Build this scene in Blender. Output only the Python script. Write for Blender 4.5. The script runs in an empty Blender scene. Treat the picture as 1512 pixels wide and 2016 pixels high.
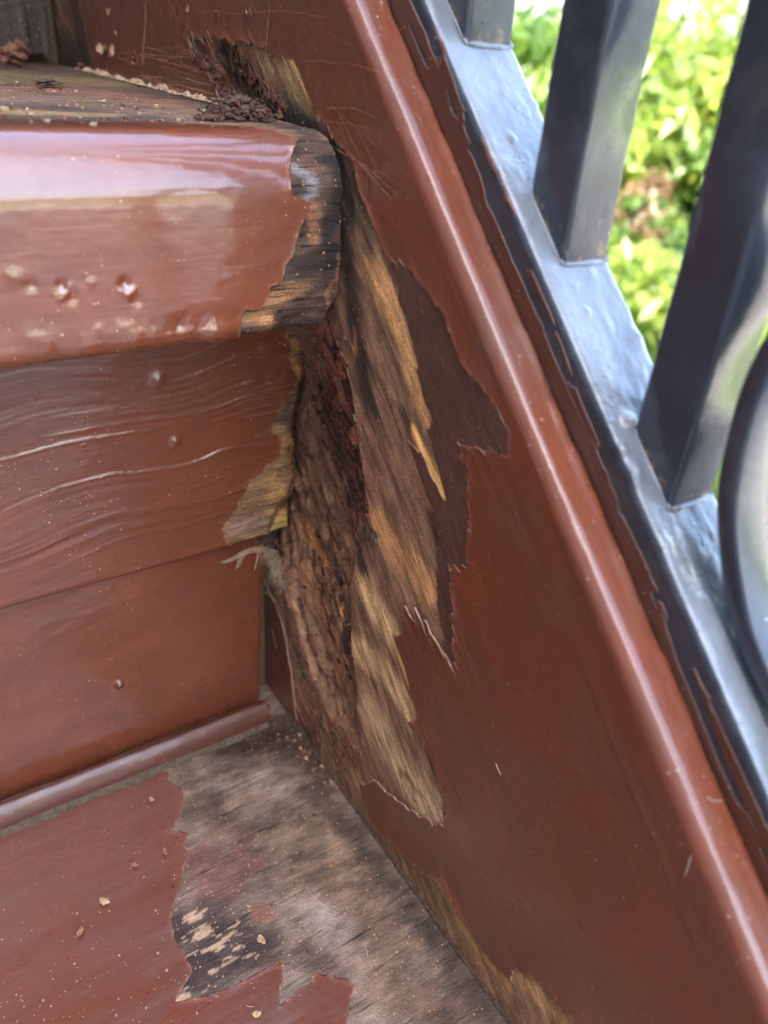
import bpy, bmesh, math, random
import numpy as np
from mathutils import Matrix, Vector

# ------------------------------------------------------------------ camera, world, sun, exposure
scene = bpy.context.scene
R_CAM = np.array([[0.83389592, -0.54739032, 0.07057922],
                  [-0.23287338, -0.46489721, -0.85419001],
                  [0.50038743, 0.69586954, -0.51514852]])   # rows: right, down, forward
F_PX = 1536.85            # focal length in pixels of a 1512 x 2016 picture
CAM = np.array([-0.09, -0.1755, 0.198])
cam_data = bpy.data.cameras.new('camera')
cam = bpy.data.objects.new('camera', cam_data)
scene.collection.objects.link(cam)
m = Matrix(((R_CAM[0][0], -R_CAM[1][0], -R_CAM[2][0], CAM[0]),
            (R_CAM[0][1], -R_CAM[1][1], -R_CAM[2][1], CAM[1]),
            (R_CAM[0][2], -R_CAM[1][2], -R_CAM[2][2], CAM[2]),
            (0, 0, 0, 1)))
cam.matrix_world = m
cam_data.sensor_fit = 'VERTICAL'
cam_data.sensor_height = 36.0
cam_data.lens = F_PX / 2016 * 36.0
cam_data.clip_start = 0.005
cam_data.clip_end = 500
cam_data.dof.use_dof = True
cam_data.dof.focus_distance = 0.187
cam_data.dof.aperture_fstop = 13.0
scene.camera = cam

to_sun = Vector((-0.58, -0.42, 0.70)).normalized()
SUN_EL = math.asin(to_sun.z)
SUN_AZ = math.atan2(to_sun.x, to_sun.y)
world = bpy.data.worlds.new('World')
scene.world = world
world.use_nodes = True
wn = world.node_tree.nodes; wl = world.node_tree.links
wn.clear()
w_out = wn.new('ShaderNodeOutputWorld'); w_bg = wn.new('ShaderNodeBackground'); w_sky = wn.new('ShaderNodeTexSky')
w_sky.sky_type = 'NISHITA'; w_sky.sun_disc = False
w_sky.sun_elevation = SUN_EL; w_sky.sun_rotation = SUN_AZ
w_sky.air_density = 1.0; w_sky.dust_density = 5.0; w_sky.ozone_density = 0.8
w_bg.inputs['Strength'].default_value = 0.15
wl.new(w_sky.outputs[0], w_bg.inputs[0]); wl.new(w_bg.outputs[0], w_out.inputs[0])
sun_data = bpy.data.lights.new('sun', 'SUN')
sun_data.energy = 3.0; sun_data.angle = math.radians(0.53); sun_data.color = (1.0, 0.95, 0.86)
sun = bpy.data.objects.new('sun', sun_data)
sun.rotation_euler = to_sun.to_track_quat('Z', 'Y').to_euler()
scene.collection.objects.link(sun)
scene.view_settings.view_transform = 'Standard'
scene.view_settings.look = 'None'
scene.view_settings.gamma = 1.0
scene.view_settings.use_curve_mapping = False
scene.view_settings.exposure = 3.75
scene.cycles.adaptive_threshold = 0.02; scene.cycles.max_bounces = 6; scene.cycles.diffuse_bounces = 3; scene.cycles.glossy_bounces = 3; scene.cycles.transmission_bounces = 3

rng = np.random.default_rng(7)
random.seed(7)

# ------------------------------------------------------------------ numeric helpers
def lin(c, k=1.0):
    c = np.array(c, float) / 255.0
    return np.where(c <= 0.04045, c / 12.92, ((c + 0.055) / 1.055) ** 2.4) * k

def smooth(a, b, x):
    v = np.clip((x - a) / (b - a), 0, 1)
    return v * v * (3 - 2 * v)

def vnoise(x, y, seed=0):
    xi = np.floor(x).astype(np.int64); yi = np.floor(y).astype(np.int64)
    fx = x - xi; fy = y - yi
    fx = fx * fx * (3 - 2 * fx); fy = fy * fy * (3 - 2 * fy)
    def h(i, j):
        n = (i * 374761393 + j * 668265263 + seed * 974634777) & 0xFFFFFFFF
        n = ((n ^ (n >> 13)) * 1274126177) & 0xFFFFFFFF
        n = (n ^ (n >> 16)) & 0xFFFF
        return n / 32767.5 - 1.0
    a = h(xi, yi); b = h(xi + 1, yi); c = h(xi, yi + 1); d = h(xi + 1, yi + 1)
    return (a * (1 - fx) + b * fx) * (1 - fy) + (c * (1 - fx) + d * fx) * fy

def fbm(x, y, octv=4, seed=0, gain=0.5):
    r = 0; a = 1.0; n = 0
    for k in range(octv):
        r = r + a * vnoise(x * 2 ** k + 17.3 * k, y * 2 ** k - 9.1 * k, seed + k); n += a; a *= gain
    return r / n

def poly_sd(px, py, poly):
    """signed distance, positive inside"""
    poly = np.asarray(poly, float)
    d2 = np.full(px.shape, 1e9); inside = np.zeros(px.shape, bool)
    n = len(poly)
    for i in range(n):
        ax, ay = poly[i]; bx, by = poly[(i + 1) % n]
        ex, ey = bx - ax, by - ay
        wx, wy = px - ax, py - ay
        L = ex * ex + ey * ey + 1e-18
        q = np.clip((wx * ex + wy * ey) / L, 0, 1)
        d2 = np.minimum(d2, (wx - q * ex) ** 2 + (wy - q * ey) ** 2)
        c = (ay > py) != (by > py)
        with np.errstate(divide='ignore', invalid='ignore'):
            xx = ex * (py - ay) / (by - ay + 1e-18) + ax
        inside ^= c & (px < xx)
    d = np.sqrt(d2)
    return np.where(inside, d, -d)

def line_d(px, py, pts):
    d2 = np.full(px.shape, 1e9)
    for i in range(max(1, len(pts) - 1)):
        a = pts[i]; b = pts[min(i + 1, len(pts) - 1)]
        ex, ey = b[0] - a[0], b[1] - a[1]
        wx, wy = px - a[0], py - a[1]
        q = np.clip((wx * ex + wy * ey) / (ex * ex + ey * ey + 1e-18), 0, 1)
        d2 = np.minimum(d2, (wx - q * ex) ** 2 + (wy - q * ey) ** 2)
    return np.sqrt(d2)

def ray(u, v):
    d = R_CAM.T @ np.array([u - 756.0, v - 1008.0, F_PX])
    return d / np.linalg.norm(d)

def at(u, v, axis, value):
    d = ray(u, v); k = (value - CAM[axis]) / d[axis]
    return CAM + d * k

class Surf:
    """a profile (in axes A, B) swept along T; a point is (t, s, height)"""
    def __init__(self, O, T, A, B, prof):
        self.O, self.T, self.A, self.B = [np.array(v, float) for v in (O, T, A, B)]
        self.p = np.array(prof, float)
        seg = np.diff(self.p, axis=0)
        self.L = np.hypot(seg[:, 0], seg[:, 1])
        self.cs = np.concatenate([[0], np.cumsum(self.L)])
        self.sn = np.stack([-seg[:, 1], seg[:, 0]], 1) / self.L[:, None]
        vn = np.zeros_like(self.p); vn[:-1] += self.sn; vn[1:] += self.sn
        self.vn = vn / np.linalg.norm(vn, axis=1)[:, None]
        S = self.A * seg[0, 0] + self.B * seg[0, 1]
        N = self.A * self.sn[0, 0] + self.B * self.sn[0, 1]
        self.flip = np.dot(np.cross(self.T, S), N) < 0
    def pos(self, t, s, h):
        a = np.interp(s, self.cs, self.p[:, 0]); b = np.interp(s, self.cs, self.p[:, 1])
        na = np.interp(s, self.cs, self.vn[:, 0]); nb = np.interp(s, self.cs, self.vn[:, 1])
        a = a + na * h; b = b + nb * h
        return self.O + t[:, None] * self.T + a[:, None] * self.A + b[:, None] * self.B
    def unp(self, u, v):
        d = ray(u, v); best = None
        for i in range(len(self.L)):
            N = self.A * self.sn[i, 0] + self.B * self.sn[i, 1]
            P0 = self.O + self.A * self.p[i, 0] + self.B * self.p[i, 1]
            den = d @ N
            if abs(den) < 1e-9: continue
            k = ((P0 - CAM) @ N) / den
            if k <= 0: continue
            X = CAM + k * d
            e = (self.A * (self.p[i + 1, 0] - self.p[i, 0]) + self.B * (self.p[i + 1, 1] - self.p[i, 1])) / self.L[i]
            q = (X - P0) @ e
            lo = -1e9 if i == 0 else -1e-4
            hi = 1e9 if i == len(self.L) - 1 else self.L[i] + 1e-4
            if den >= 0: continue
            miss = max(lo - q, q - hi, 0.0)
            cand = (miss, k, (X - self.O) @ self.T, self.cs[i] + q)
            if best is None or (miss, k) < best[:2]: best = cand
        if best is None:
            return None
        return (best[2], best[3])
    def poly(self, pts):
        r = []
        for q in pts:
            if q[0] == 'ts': r.append((q[1], q[2])); continue
            x = self.unp(*q)
            if x is not None: r.append(x)
        return r

class Grid:
    def __init__(self, surf, tv, sv):
        self.surf = surf; self.tv = np.array(tv); self.sv = np.array(sv)
        T, S = np.meshgrid(self.tv, self.sv, indexing='ij')
        self.t = T.ravel(); self.s = S.ravel()
        nt, ns = len(tv), len(sv)
        i, j = np.meshgrid(np.arange(nt - 1), np.arange(ns - 1), indexing='ij')
        a = (i * ns + j).ravel(); b = a + ns; c = b + 1; d = a + 1
        q1 = np.stack([a, b, c], 1); q2 = np.stack([a, c, d], 1)
        tri = np.concatenate([q1, q2])
        if surf.flip: tri = tri[:, ::-1]
        self.tri = tri

def fine(lo, hi, flo, fhi, step, coarse=0.02):
    a = np.arange(flo, fhi + step * 0.5, step)
    pre = np.linspace(lo, flo, max(2, int((flo - lo) / coarse) + 1))[:-1] if lo < flo - 1e-9 else []
    post = np.linspace(fhi, hi, max(2, int((hi - fhi) / coarse) + 1))[1:] if hi > fhi + 1e-9 else []
    return np.concatenate([pre, a, post])

def mesh_from(name, co, tri, ts=None, cols=None, attrs=None, mat_idx=None, smooth_sh=True):
    me = bpy.data.meshes.new(name)
    co = np.asarray(co, np.float32); tri = np.asarray(tri, np.int32)
    me.vertices.add(len(co)); me.vertices.foreach_set('co', co.ravel())
    me.loops.add(tri.size); me.loops.foreach_set('vertex_index', tri.ravel())
    me.polygons.add(len(tri)); me.polygons.foreach_set('loop_start', np.arange(len(tri), dtype=np.int32) * 3)
    if mat_idx is not None: me.polygons.foreach_set('material_index', np.asarray(mat_idx, np.int32))
    me.update(calc_edges=True)
    me.polygons.foreach_set('use_smooth', np.full(len(tri), smooth_sh))
    if ts is not None:
        uv = me.uv_layers.new(name='UVMap')
        uv.data.foreach_set('uv', np.asarray(ts, np.float32)[tri.ravel()].ravel())
    if cols is not None:
        a = me.attributes.new('Col', 'FLOAT_COLOR', 'POINT')
        c4 = np.ones((len(co), 4), np.float32); c4[:, :3] = cols
        a.data.foreach_set('color', c4.ravel())
    for k, v in (attrs or {}).items():
        a = me.attributes.new(k, 'FLOAT', 'POINT'); a.data.foreach_set('value', np.asarray(v, np.float32))
    me.validate()
    return me

def layer(name, grid, keep, h, mats, parent=None, cols=None, attrs=None, skirt=0.0004, skirt_mat=1):
    """cut the sheet where keep <= 0 along the exact contour, add an edge face of depth `skirt`"""
    tri = grid.tri; n0 = len(grid.t)
    pos = keep > 0
    pt = pos[tri]; cnt = pt.sum(1)
    full = tri[cnt == 3]
    ek, new, bnd = [], [], []
    t1 = tri[cnt == 1]; p1 = pt[cnt == 1]
    if len(t1):
        k = np.argmax(p1, 1); r = np.arange(len(t1))
        a, b, c = t1[r, k], t1[r, (k + 1) % 3], t1[r, (k + 2) % 3]
    else: a = b = c = np.zeros(0, int)
    t2 = tri[cnt == 2]; p2 = pt[cnt == 2]
    if len(t2):
        k = np.argmin(p2, 1); r = np.arange(len(t2))
        n_, p_, q_ = t2[r, k], t2[r, (k + 1) % 3], t2[r, (k + 2) % 3]
    else: n_ = p_ = q_ = np.zeros(0, int)
    E = np.concatenate([np.stack([a, b], 1), np.stack([a, c], 1), np.stack([n_, p_], 1), np.stack([n_, q_], 1)]).astype(np.int64)
    key = np.minimum(E[:, 0], E[:, 1]) * n0 + np.maximum(E[:, 0], E[:, 1])
    uk, inv = np.unique(key, return_inverse=True)
    e0 = (uk // n0).astype(int); e1 = (uk % n0).astype(int)
    w = keep[e0] / (keep[e0] - keep[e1] + 1e-20)
    w = np.clip(w, 0.02, 0.98)
    def ext(x):
        return np.concatenate([x, x[e0] + (x[e1] - x[e0]) * (w if x.ndim == 1 else w[:, None])])
    t, s, hh = ext(grid.t), ext(grid.s), ext(h)
    idx = n0 + inv; na = len(a); nn = len(n_)
    ab, ac = idx[:na], idx[na:2 * na]; nb, nc = idx[2 * na:2 * na + nn], idx[2 * na + nn:]
    tris = np.concatenate([full, np.stack([a, ab, ac], 1), np.stack([p_, q_, nc], 1), np.stack([p_, nc, nb], 1)])
    be = np.concatenate([np.stack([ab, ac], 1), np.stack([nc, nb], 1)])
    if attrs: attrs = {k: ext(v) for k, v in attrs.items()}
    if cols is not None: cols = ext(cols)
    mi = np.zeros(len(tris), int)
    if skirt and len(be):
        bv = np.unique(be); off = len(t); mp = np.zeros(len(t), int); mp[bv] = off + np.arange(len(bv))
        t = np.concatenate([t, t[bv]]); s = np.concatenate([s, s[bv]]); hh = np.concatenate([hh, hh[bv] - skirt])
        if attrs: attrs = {k: np.concatenate([v, v[bv]]) for k, v in attrs.items()}
        if cols is not None: cols = np.concatenate([cols, cols[bv]])
        x, y = be[:, 0], be[:, 1]
        sk = np.concatenate([np.stack([y, x, mp[x]], 1), np.stack([y, mp[x], mp[y]], 1)])
        tris = np.concatenate([tris, sk]); mi = np.concatenate([mi, np.full(len(sk), skirt_mat if len(mats) > 1 else 0)])
    used = np.unique(tris); rm = np.zeros(len(t), int); rm[used] = np.arange(len(used))
    co = grid.surf.pos(t[used], s[used], hh[used])
    me = mesh_from(name, co, rm[tris], np.stack([t, s], 1)[used], None if cols is None else cols[used],
                   {k: v[used] for k, v in (attrs or {}).items()}, mi)
    return link(name, me, mats, parent)

def link(name, me, mats=None, parent=None):
    o = bpy.data.objects.new(name, me)
    scene.collection.objects.link(o)
    if mats is not None:
        for mm in (mats if isinstance(mats, (list, tuple)) else [mats]): me.materials.append(mm)
    if parent is not None: o.parent = parent
    return o

def tag(o, label=None, cat=None, group=None, kind=None):
    if label: o['label'] = label
    if cat: o['category'] = cat
    if group: o['group'] = group
    if kind: o['kind'] = kind
    return o

def empty(name, loc=(0, 0, 0)):
    o = bpy.data.objects.new(name, None); o.empty_display_size = 0.02
    scene.collection.objects.link(o); o.location = loc
    return o

def box_mesh(name, lo, hi, bevel=0.0, seg=2):
    bm = bmesh.new(); bmesh.ops.create_cube(bm, size=1)
    lo, hi = np.array(lo, float), np.array(hi, float)
    for v in bm.verts: v.co = Vector((lo + hi) / 2 + np.array(v.co) * (hi - lo))
    if bevel: bmesh.ops.bevel(bm, geom=bm.edges[:], offset=bevel, segments=seg, profile=0.5, affect='EDGES')
    me = bpy.data.meshes.new(name); bm.to_mesh(me); bm.free()
    for p in me.polygons: p.use_smooth = bool(bevel)
    return me

# ------------------------------------------------------------------ materials
class NT:
    def __init__(self, name, flat=False):
        self.flat = flat
        self.m = bpy.data.materials.new(name); self.m.use_nodes = True
        self.t = self.m.node_tree; self.t.nodes.clear()
        self.out = self.n('ShaderNodeOutputMaterial')
        self.b = self.n('ShaderNodeBsdfPrincipled'); self.l(self.b.outputs[0], self.out.inputs[0])
    def n(self, typ, **k):
        x = self.t.nodes.new(typ)
        for a, v in k.items(): setattr(x, a, v)
        return x
    def l(self, a, b): self.t.links.new(a, b)
    def set(self, sock, v):
        if hasattr(v, 'is_output'): self.l(v, sock)
        elif isinstance(v, (tuple, list, np.ndarray)) and len(v) == 3 and sock.type == 'RGBA': sock.default_value = (*v, 1)
        else: sock.default_value = v
    def uv(self, sx=1.0, sy=1.0):
        u = self.n('ShaderNodeUVMap', uv_map='UVMap'); mp = self.n('ShaderNodeMapping')
        mp.inputs['Scale'].default_value = (sx, sy, 1); self.l(u.outputs[0], mp.inputs[0]); return mp.outputs[0]
    def objc(self, s=(1, 1, 1)):
        u = self.n('ShaderNodeTexCoord'); mp = self.n('ShaderNodeMapping')
        mp.inputs['Scale'].default_value = s; self.l(u.outputs['Object'], mp.inputs[0]); return mp.outputs[0]
    def noise(self, vec, scale=1, detail=3, rough=0.55, dist=0.0):
        x = self.n('ShaderNodeTexNoise'); self.l(vec, x.inputs['Vector'])
        if self.flat: x.noise_dimensions = '2D'
        x.inputs['Scale'].default_value = scale; x.inputs['Detail'].default_value = detail
        x.inputs['Roughness'].default_value = rough; x.inputs['Distortion'].default_value = dist
        return x.outputs[0]
    def voro(self, vec, scale, rnd=1.0):
        x = self.n('ShaderNodeTexVoronoi'); self.l(vec, x.inputs['Vector']); x.inputs['Scale'].default_value = scale
        if self.flat: x.voronoi_dimensions = '2D'
        x.inputs['Randomness'].default_value = rnd
        return x
    def mr(self, v, a, b, c=0.0, d=1.0):
        x = self.n('ShaderNodeMapRange'); self.set(x.inputs[0], v)
        for i, q in zip((1, 2, 3, 4), (a, b, c, d)): self.set(x.inputs[i], q)
        return x.outputs[0]
    def math(self, op, a, b=0.0):
        x = self.n('ShaderNodeMath', operation=op); self.set(x.inputs[0], a); self.set(x.inputs[1], b); return x.outputs[0]
    def mix(self, f, a, b, mode='MIX'):
        x = self.n('ShaderNodeMix', data_type='RGBA', blend_type=mode)
        self.set(x.inputs[0], f); self.set(x.inputs[6], a); self.set(x.inputs[7], b); return x.outputs[2]
    def attr(self, name, out='Fac'):
        x = self.n('ShaderNodeAttribute', attribute_name=name); return x.outputs[out]
    def bump(self, h, dist, strength=1.0, prev=None):
        x = self.n('ShaderNodeBump'); x.inputs['Distance'].default_value = dist; x.inputs['Strength'].default_value = strength
        self.l(h, x.inputs['Height'])
        if prev is not None: self.l(prev, x.inputs['Normal'])
        return x.outputs[0]
    def done(self, color=None, rough=None, normal=None, **k):
        if color is not None: self.set(self.b.inputs['Base Color'], color)
        if rough is not None: self.set(self.b.inputs['Roughness'], rough)
        if normal is not None: self.l(normal, self.b.inputs['Normal'])
        for a, v in k.items(): self.set(self.b.inputs[a.replace('_', ' ')], v)
        return self.m

def specks(n, vec, scale, size, density):
    """mask of tiny dust grains"""
    v = n.voro(vec, scale)
    sep = n.n('ShaderNodeSeparateColor'); n.l(v.outputs['Color'], sep.inputs[0])
    on = n.math('GREATER_THAN', sep.outputs[0], 1 - density)
    rad = n.mr(sep.outputs[1], 0, 1, size * 0.35, size)
    return n.math('MULTIPLY', n.math('LESS_THAN', v.outputs['Distance'], rad), on)

def paint_material(name, base, dusty=0.15, rough=0.3, brush=(60, 900), worn=0.0, bump=1.0, coat=0.55):
    n = NT(name, True)
    uv = n.uv()
    base = np.array(base)
    film = n.noise(n.uv(35, 60), 1, 5, 0.65, 0.4)
    col = n.mix(n.mr(film, 0.3, 0.7), base * 1.16, base * 0.82)
    # dust film, chalky, in drifts and along the brush marks
    streak = n.noise(n.uv(brush[0], brush[1]), 1, 3, 0.6)
    f = n.math('MULTIPLY', n.mr(film, 0.42, 0.8), n.mr(streak, 0.3, 0.75))
    col = n.mix(n.math('MULTIPLY', f, dusty), col, (0.42, 0.30, 0.24))
    if worn:
        wv = n.attr('worn')
        wn_ = n.mr(n.math('ADD', n.math('MULTIPLY', n.noise(n.uv(90, 900), 1, 4, 0.7), 0.9), wv), 0.85, 1.1)
        col = n.mix(wn_, col, (0.40, 0.22, 0.13))
    ed = n.attr('edge')
    col = n.mix(n.math('MULTIPLY', ed, n.mr(n.noise(n.uv(500, 500), 1, 1), 0.42, 0.62)), col, (0.45, 0.22, 0.13))
    s1 = specks(n, uv, 300, 0.075, 0.08)
    s2 = specks(n, n.uv(1.0, 1.03), 700, 0.12, 0.09)
    sm = n.math('MULTIPLY', n.math('MAXIMUM', s1, s2), n.mr(n.noise(n.uv(28, 34), 1, 2), 0.44, 0.52))
    col = n.mix(n.math('MULTIPLY', sm, 0.75), col, (0.62, 0.46, 0.32))
    hb = n.math('ADD', n.math('MULTIPLY', n.noise(n.uv(brush[0], brush[1]), 1, 2, 0.6), 0.5), n.noise(n.uv(260, 300), 1, 2))
    nb = n.bump(hb, 0.00024 * bump, 0.55)
    r = n.mr(film, 0.3, 0.8, rough * 0.75, rough * 1.5)
    r = n.math('ADD', r, n.math('MULTIPLY', sm, 0.4))
    return n.done(col, r, nb, Specular_IOR_Level=0.45, Coat_Weight=coat, Coat_Roughness=rough * 0.4, Coat_IOR=1.6)

def wood_material(name,  gs=(170, 3400), contrast=1.0, rough=0.75, bumpd=0.00022, bare_specks=True, mottle=(170, 620), crk=1.0):
    n = NT(name, True)
    c = n.attr('Col', 'Color')
    g1 = n.noise(n.uv(gs[0], gs[1]), 1, 3, 0.65, 0.2)
    g2 = n.noise(n.uv(*mottle), 1, 4, 0.72)
    g3 = n.noise(n.uv(1700, 2600), 1, 2, 0.65)
    dark = n.mix(1.0, c, (0.48, 0.44, 0.43), 'MULTIPLY')
    light = n.mix(1.0, c, (1.72, 1.66, 1.58), 'MULTIPLY')
    k = n.math('ADD', n.math('ADD', n.math('MULTIPLY', g1, 0.34), n.math('MULTIPLY', g2, 0.34)), n.math('MULTIPLY', g3, 0.32))
    col = n.mix(n.mr(k, 0.5 - 0.13 / contrast, 0.5 + 0.13 / contrast), dark, light)
    crack = n.mr(n.noise(n.uv(gs[0] * 0.35, gs[1] * 0.42), 1, 3, 0.6), 0.27, 0.36)
    crack = n.mr(crack, 0, 1, 1 - crk, 1)
    col = n.mix(crack, n.mix(1.0, c, (0.22, 0.18, 0.17), 'MULTIPLY'), col)
    if bare_specks:
        sm = n.math('MAXIMUM', specks(n, n.uv(), 800, 0.22, 0.12), specks(n, n.uv(1, 1.1), 360, 0.11, 0.06))
        col = n.mix(n.math('MULTIPLY', sm, 0.7), col, (0.62, 0.36, 0.15))
    nb = n.bump(n.math('ADD', k, n.math('MULTIPLY', crack, 0.5)), bumpd * 2.8, 0.9)
    return n.done(col, n.mr(k, 0.3, 0.7, rough + 0.1, rough - 0.15), nb, Specular_IOR_Level=0.4)

RED = np.array((0.172, 0.047, 0.0215))
M_paint = paint_material('red_brown_gloss_paint', RED * np.array((1.0, 0.97, 0.95)), dusty=0.18, rough=0.34, coat=0.5, brush=(22, 520), bump=1.5)
M_paint_riser = paint_material('red_brown_riser_paint', RED * 0.84, dusty=0.06, rough=0.27, brush=(50, 700))
M_paint_nose = paint_material('red_brown_nosing_paint', RED * 1.08, dusty=0.12, rough=0.24, worn=1.0, coat=1.0)
M_paint_tread = paint_material('red_brown_tread_paint', RED * np.array((0.84, 0.85, 0.95)), dusty=0.24, rough=0.30, brush=(40, 500))
M_smear = paint_material('thin_smeared_paint', RED * 0.55, dusty=0.3, rough=0.5, brush=(60, 500))
M_wood = wood_material('weathered_bare_wood', crk=0.65)
M_wood_end = wood_material('splintered_wood', (110, 1600), 1.1)
M_wood_tread = wood_material('grey_worn_tread_wood', (160, 1300), 0.62, 0.5, mottle=(300, 620), crk=0.6)

n = NT('cracked_paint_edge', True)
M_edge = n.done(n.mix(n.noise(n.uv(900, 900), 1, 2), (0.16, 0.06, 0.035), (0.46, 0.27, 0.17)), 0.6)
n = NT('cream_paint_edge')
M_cream = n.done(n.mix(n.noise(n.objc((600, 600, 600)), 1, 2), (0.45, 0.28, 0.16), (0.75, 0.6, 0.42)), 0.6)
n = NT('maroon_undercoat', True)
sp = n.math('MAXIMUM', specks(n, n.uv(), 900, 0.22, 0.2), specks(n, n.uv(), 400, 0.1, 0.1))
uc = n.mix(n.noise(n.uv(120, 260), 1, 5, 0.65), (0.062, 0.026, 0.017), (0.150, 0.066, 0.043))
M_under = n.done(n.mix(n.math('MULTIPLY', sp, 0.5), uc, (0.42, 0.24, 0.14)), 0.5,
                 n.bump(n.noise(n.uv(500, 1400), 1, 4), 0.0004, 0.6))
def crumb_material(name, c0, c1, rough=0.9):
    n = NT(name); k = n.noise(n.objc((900, 900, 900)), 1, 4, 0.7)
    return n.done(n.mix(n.mr(k, 0.3, 0.7), c0, c1), rough, n.bump(k, 0.0008, 0.8))
M_rot = crumb_material('crumbled_rotten_wood', (0.05, 0.016, 0.010), (0.20, 0.07, 0.04))
M_rot2 = crumb_material('red_rotten_wood', (0.09, 0.03, 0.018), (0.30, 0.12, 0.07))
M_tan = crumb_material('tan_wood_crumb', (0.35, 0.20, 0.09), (0.62, 0.42, 0.22))
M_orange = crumb_material('orange_wood_crumb', (0.20, 0.08, 0.04), (0.42, 0.21, 0.11))
M_darkchip = crumb_material('dark_bark_chip', (0.05, 0.03, 0.02), (0.16, 0.10, 0.06))
M_caulk = crumb_material('grimy_caulk', (0.05, 0.033, 0.02), (0.15, 0.105, 0.06), 0.8)
M_dirt = crumb_material('packed_dirt', (0.03, 0.018, 0.012), (0.14, 0.08, 0.05))
n = NT('white_web_fibre'); M_web = n.done((0.62, 0.55, 0.47), 0.7)
M_filler = crumb_material('cream_and_rot_filler', (0.05, 0.022, 0.014), (0.80, 0.55, 0.34))
n = NT('matted_web'); M_web2 = n.done(n.mix(n.noise(n.objc((500, 500, 500)), 1, 3), (0.16, 0.095, 0.055), (0.60, 0.45, 0.31)), 0.8)
n = NT('scratched_paint'); M_scr = n.done(n.mix(n.noise(n.objc((500, 500, 500)), 1, 2), (0.30, 0.10, 0.055), (0.50, 0.27, 0.16)), 0.6)

def steel_material(name, base, rough, bscale=1.0):
    n = NT(name); oc = n.objc()
    big = n.noise(oc, 60, 4, 0.6)
    col = n.mix(n.mr(big, 0.35, 0.7), np.array(base) * 0.8, np.array(base) * 1.2)
    dust = n.math('MULTIPLY', n.mr(n.noise(oc, 45, 6, 0.7, 0.5), 0.5, 0.85), 0.25)
    col = n.mix(dust, col, (0.30, 0.27, 0.24))
    sm = specks(n, oc, 330, 0.11, 0.16)
    col = n.mix(n.math('MULTIPLY', sm, 0.6), col, (0.5, 0.45, 0.4))
    rs_ = n.mr(n.math('ADD', n.math('MULTIPLY', n.noise(oc, 300, 4, 0.7), 0.8), n.attr('rust')), 0.72, 0.80)
    col = n.mix(n.math('MULTIPLY', rs_, 0.85), col, n.mix(n.noise(oc, 900, 2), (0.10, 0.05, 0.03), (0.30, 0.20, 0.13)))
    hb = n.math('ADD', n.noise(oc, 130, 3), n.math('MULTIPLY', n.noise(oc, 600, 3), 0.25))
    hb = n.math('ADD', hb, n.math('MULTIPLY', n.mr(n.noise(oc, 420, 2), 0.62, 0.72), 0.22))
    return n.done(col, n.mr(big, 0.3, 0.75, rough * 0.8, rough * 1.4), n.bump(hb, 0.0012 * bscale, 0.5), Specular_IOR_Level=0.5, Coat_Weight=0.2 if bscale < 1 else 0.5, Coat_Roughness=0.2)
M_steel = steel_material('blue_grey_gloss_metal_paint', (0.042, 0.050, 0.064), 0.22, 0.45)
M_steel_bar = steel_material('blue_grey_bar_paint', (0.19, 0.21, 0.235), 0.20, 1.5)

# ------------------------------------------------------------------ dimensions of the stair
RISE, GOING, OVER, THICK = 0.181, 0.190, 0.028, 0.0388
TH = math.atan(0.948); CT, ST = math.cos(TH), math.sin(TH)
D_SL = np.array([0, CT, ST]); N_SL = np.array([0, -ST, CT]); O_ST = np.array([0, 0, 0.2293])
ZT = RISE

staircase = empty('staircase', (0, 0, 0))
tag(staircase, 'red-brown painted wooden staircase with rotten, peeling step corner', 'staircase')

def strokes(grid, surf, base, items, seed=0, warp=0.0011, along=8.0, punch=1.0):
    """lay stains and weathered tones over a board: (pixels, half width m, colour, strength)"""
    t, s = grid.t, grid.s
    wt = t + fbm(t * 60, s * 260, 3, seed + 50) * warp * along * 0.35
    ws = s + fbm(t * 90, s * 400, 4, seed + 60) * warp
    C = np.tile(lin(base), (len(t), 1))
    for i, (pts, hw, colr, st) in enumerate(items):
        pp = surf.poly(pts)
        if not pp: continue
        d = line_d(wt, ws, pp) / hw
        d = d + 0.28 * fbm(t * 120, s * 900, 3, seed + i)
        k = (st * (1 - smooth(0.25, 1.3, d)))[:, None]
        C = C * (1 - k) + lin(colr) * k
    f1 = fbm(t * 50, s * 700, 4, seed + 81); f2 = fbm(t * 170, s * 420, 4, seed + 83)
    return C * (1 + punch * (0.40 * f1 + 0.5 * f2)).clip(0.25, 1.9)[:, None] * np.array((1.02, 0.97, 0.95))

# ---- stringer ------------------------------------------------------------------------------
r = 0.0026
arc = [(r - r * math.cos(a), -r + r * math.sin(a)) for a in np.linspace(0, math.pi / 2, 9)]
S_DEPTH = 0.27
str_surf = Surf(O_ST, D_SL, (1, 0, 0), N_SL, [(0, -S_DEPTH)] + arc + [(0.0075, 0.0), (0.0077, -0.0025), (0.034, -0.0028), (0.036, -0.006), (0.036, -S_DEPTH)])
SE = S_DEPTH - r                                   # s of the end of the flat face
sv = np.concatenate([[0, 0.04], np.arange(S_DEPTH - 0.176, SE, 0.00048), SE + np.linspace(0, r * math.pi / 2, 12)])
s_end = str_surf.cs
sv = np.unique(np.round(np.concatenate([sv, np.linspace(s_end[9], s_end[10], 12), s_end[10:]]), 6))
tv = fine(-0.7, 0.75, -0.252, 0.118, 0.00048)
G = Grid(str_surf, tv, sv)
t, s = G.t, G.s

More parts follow.
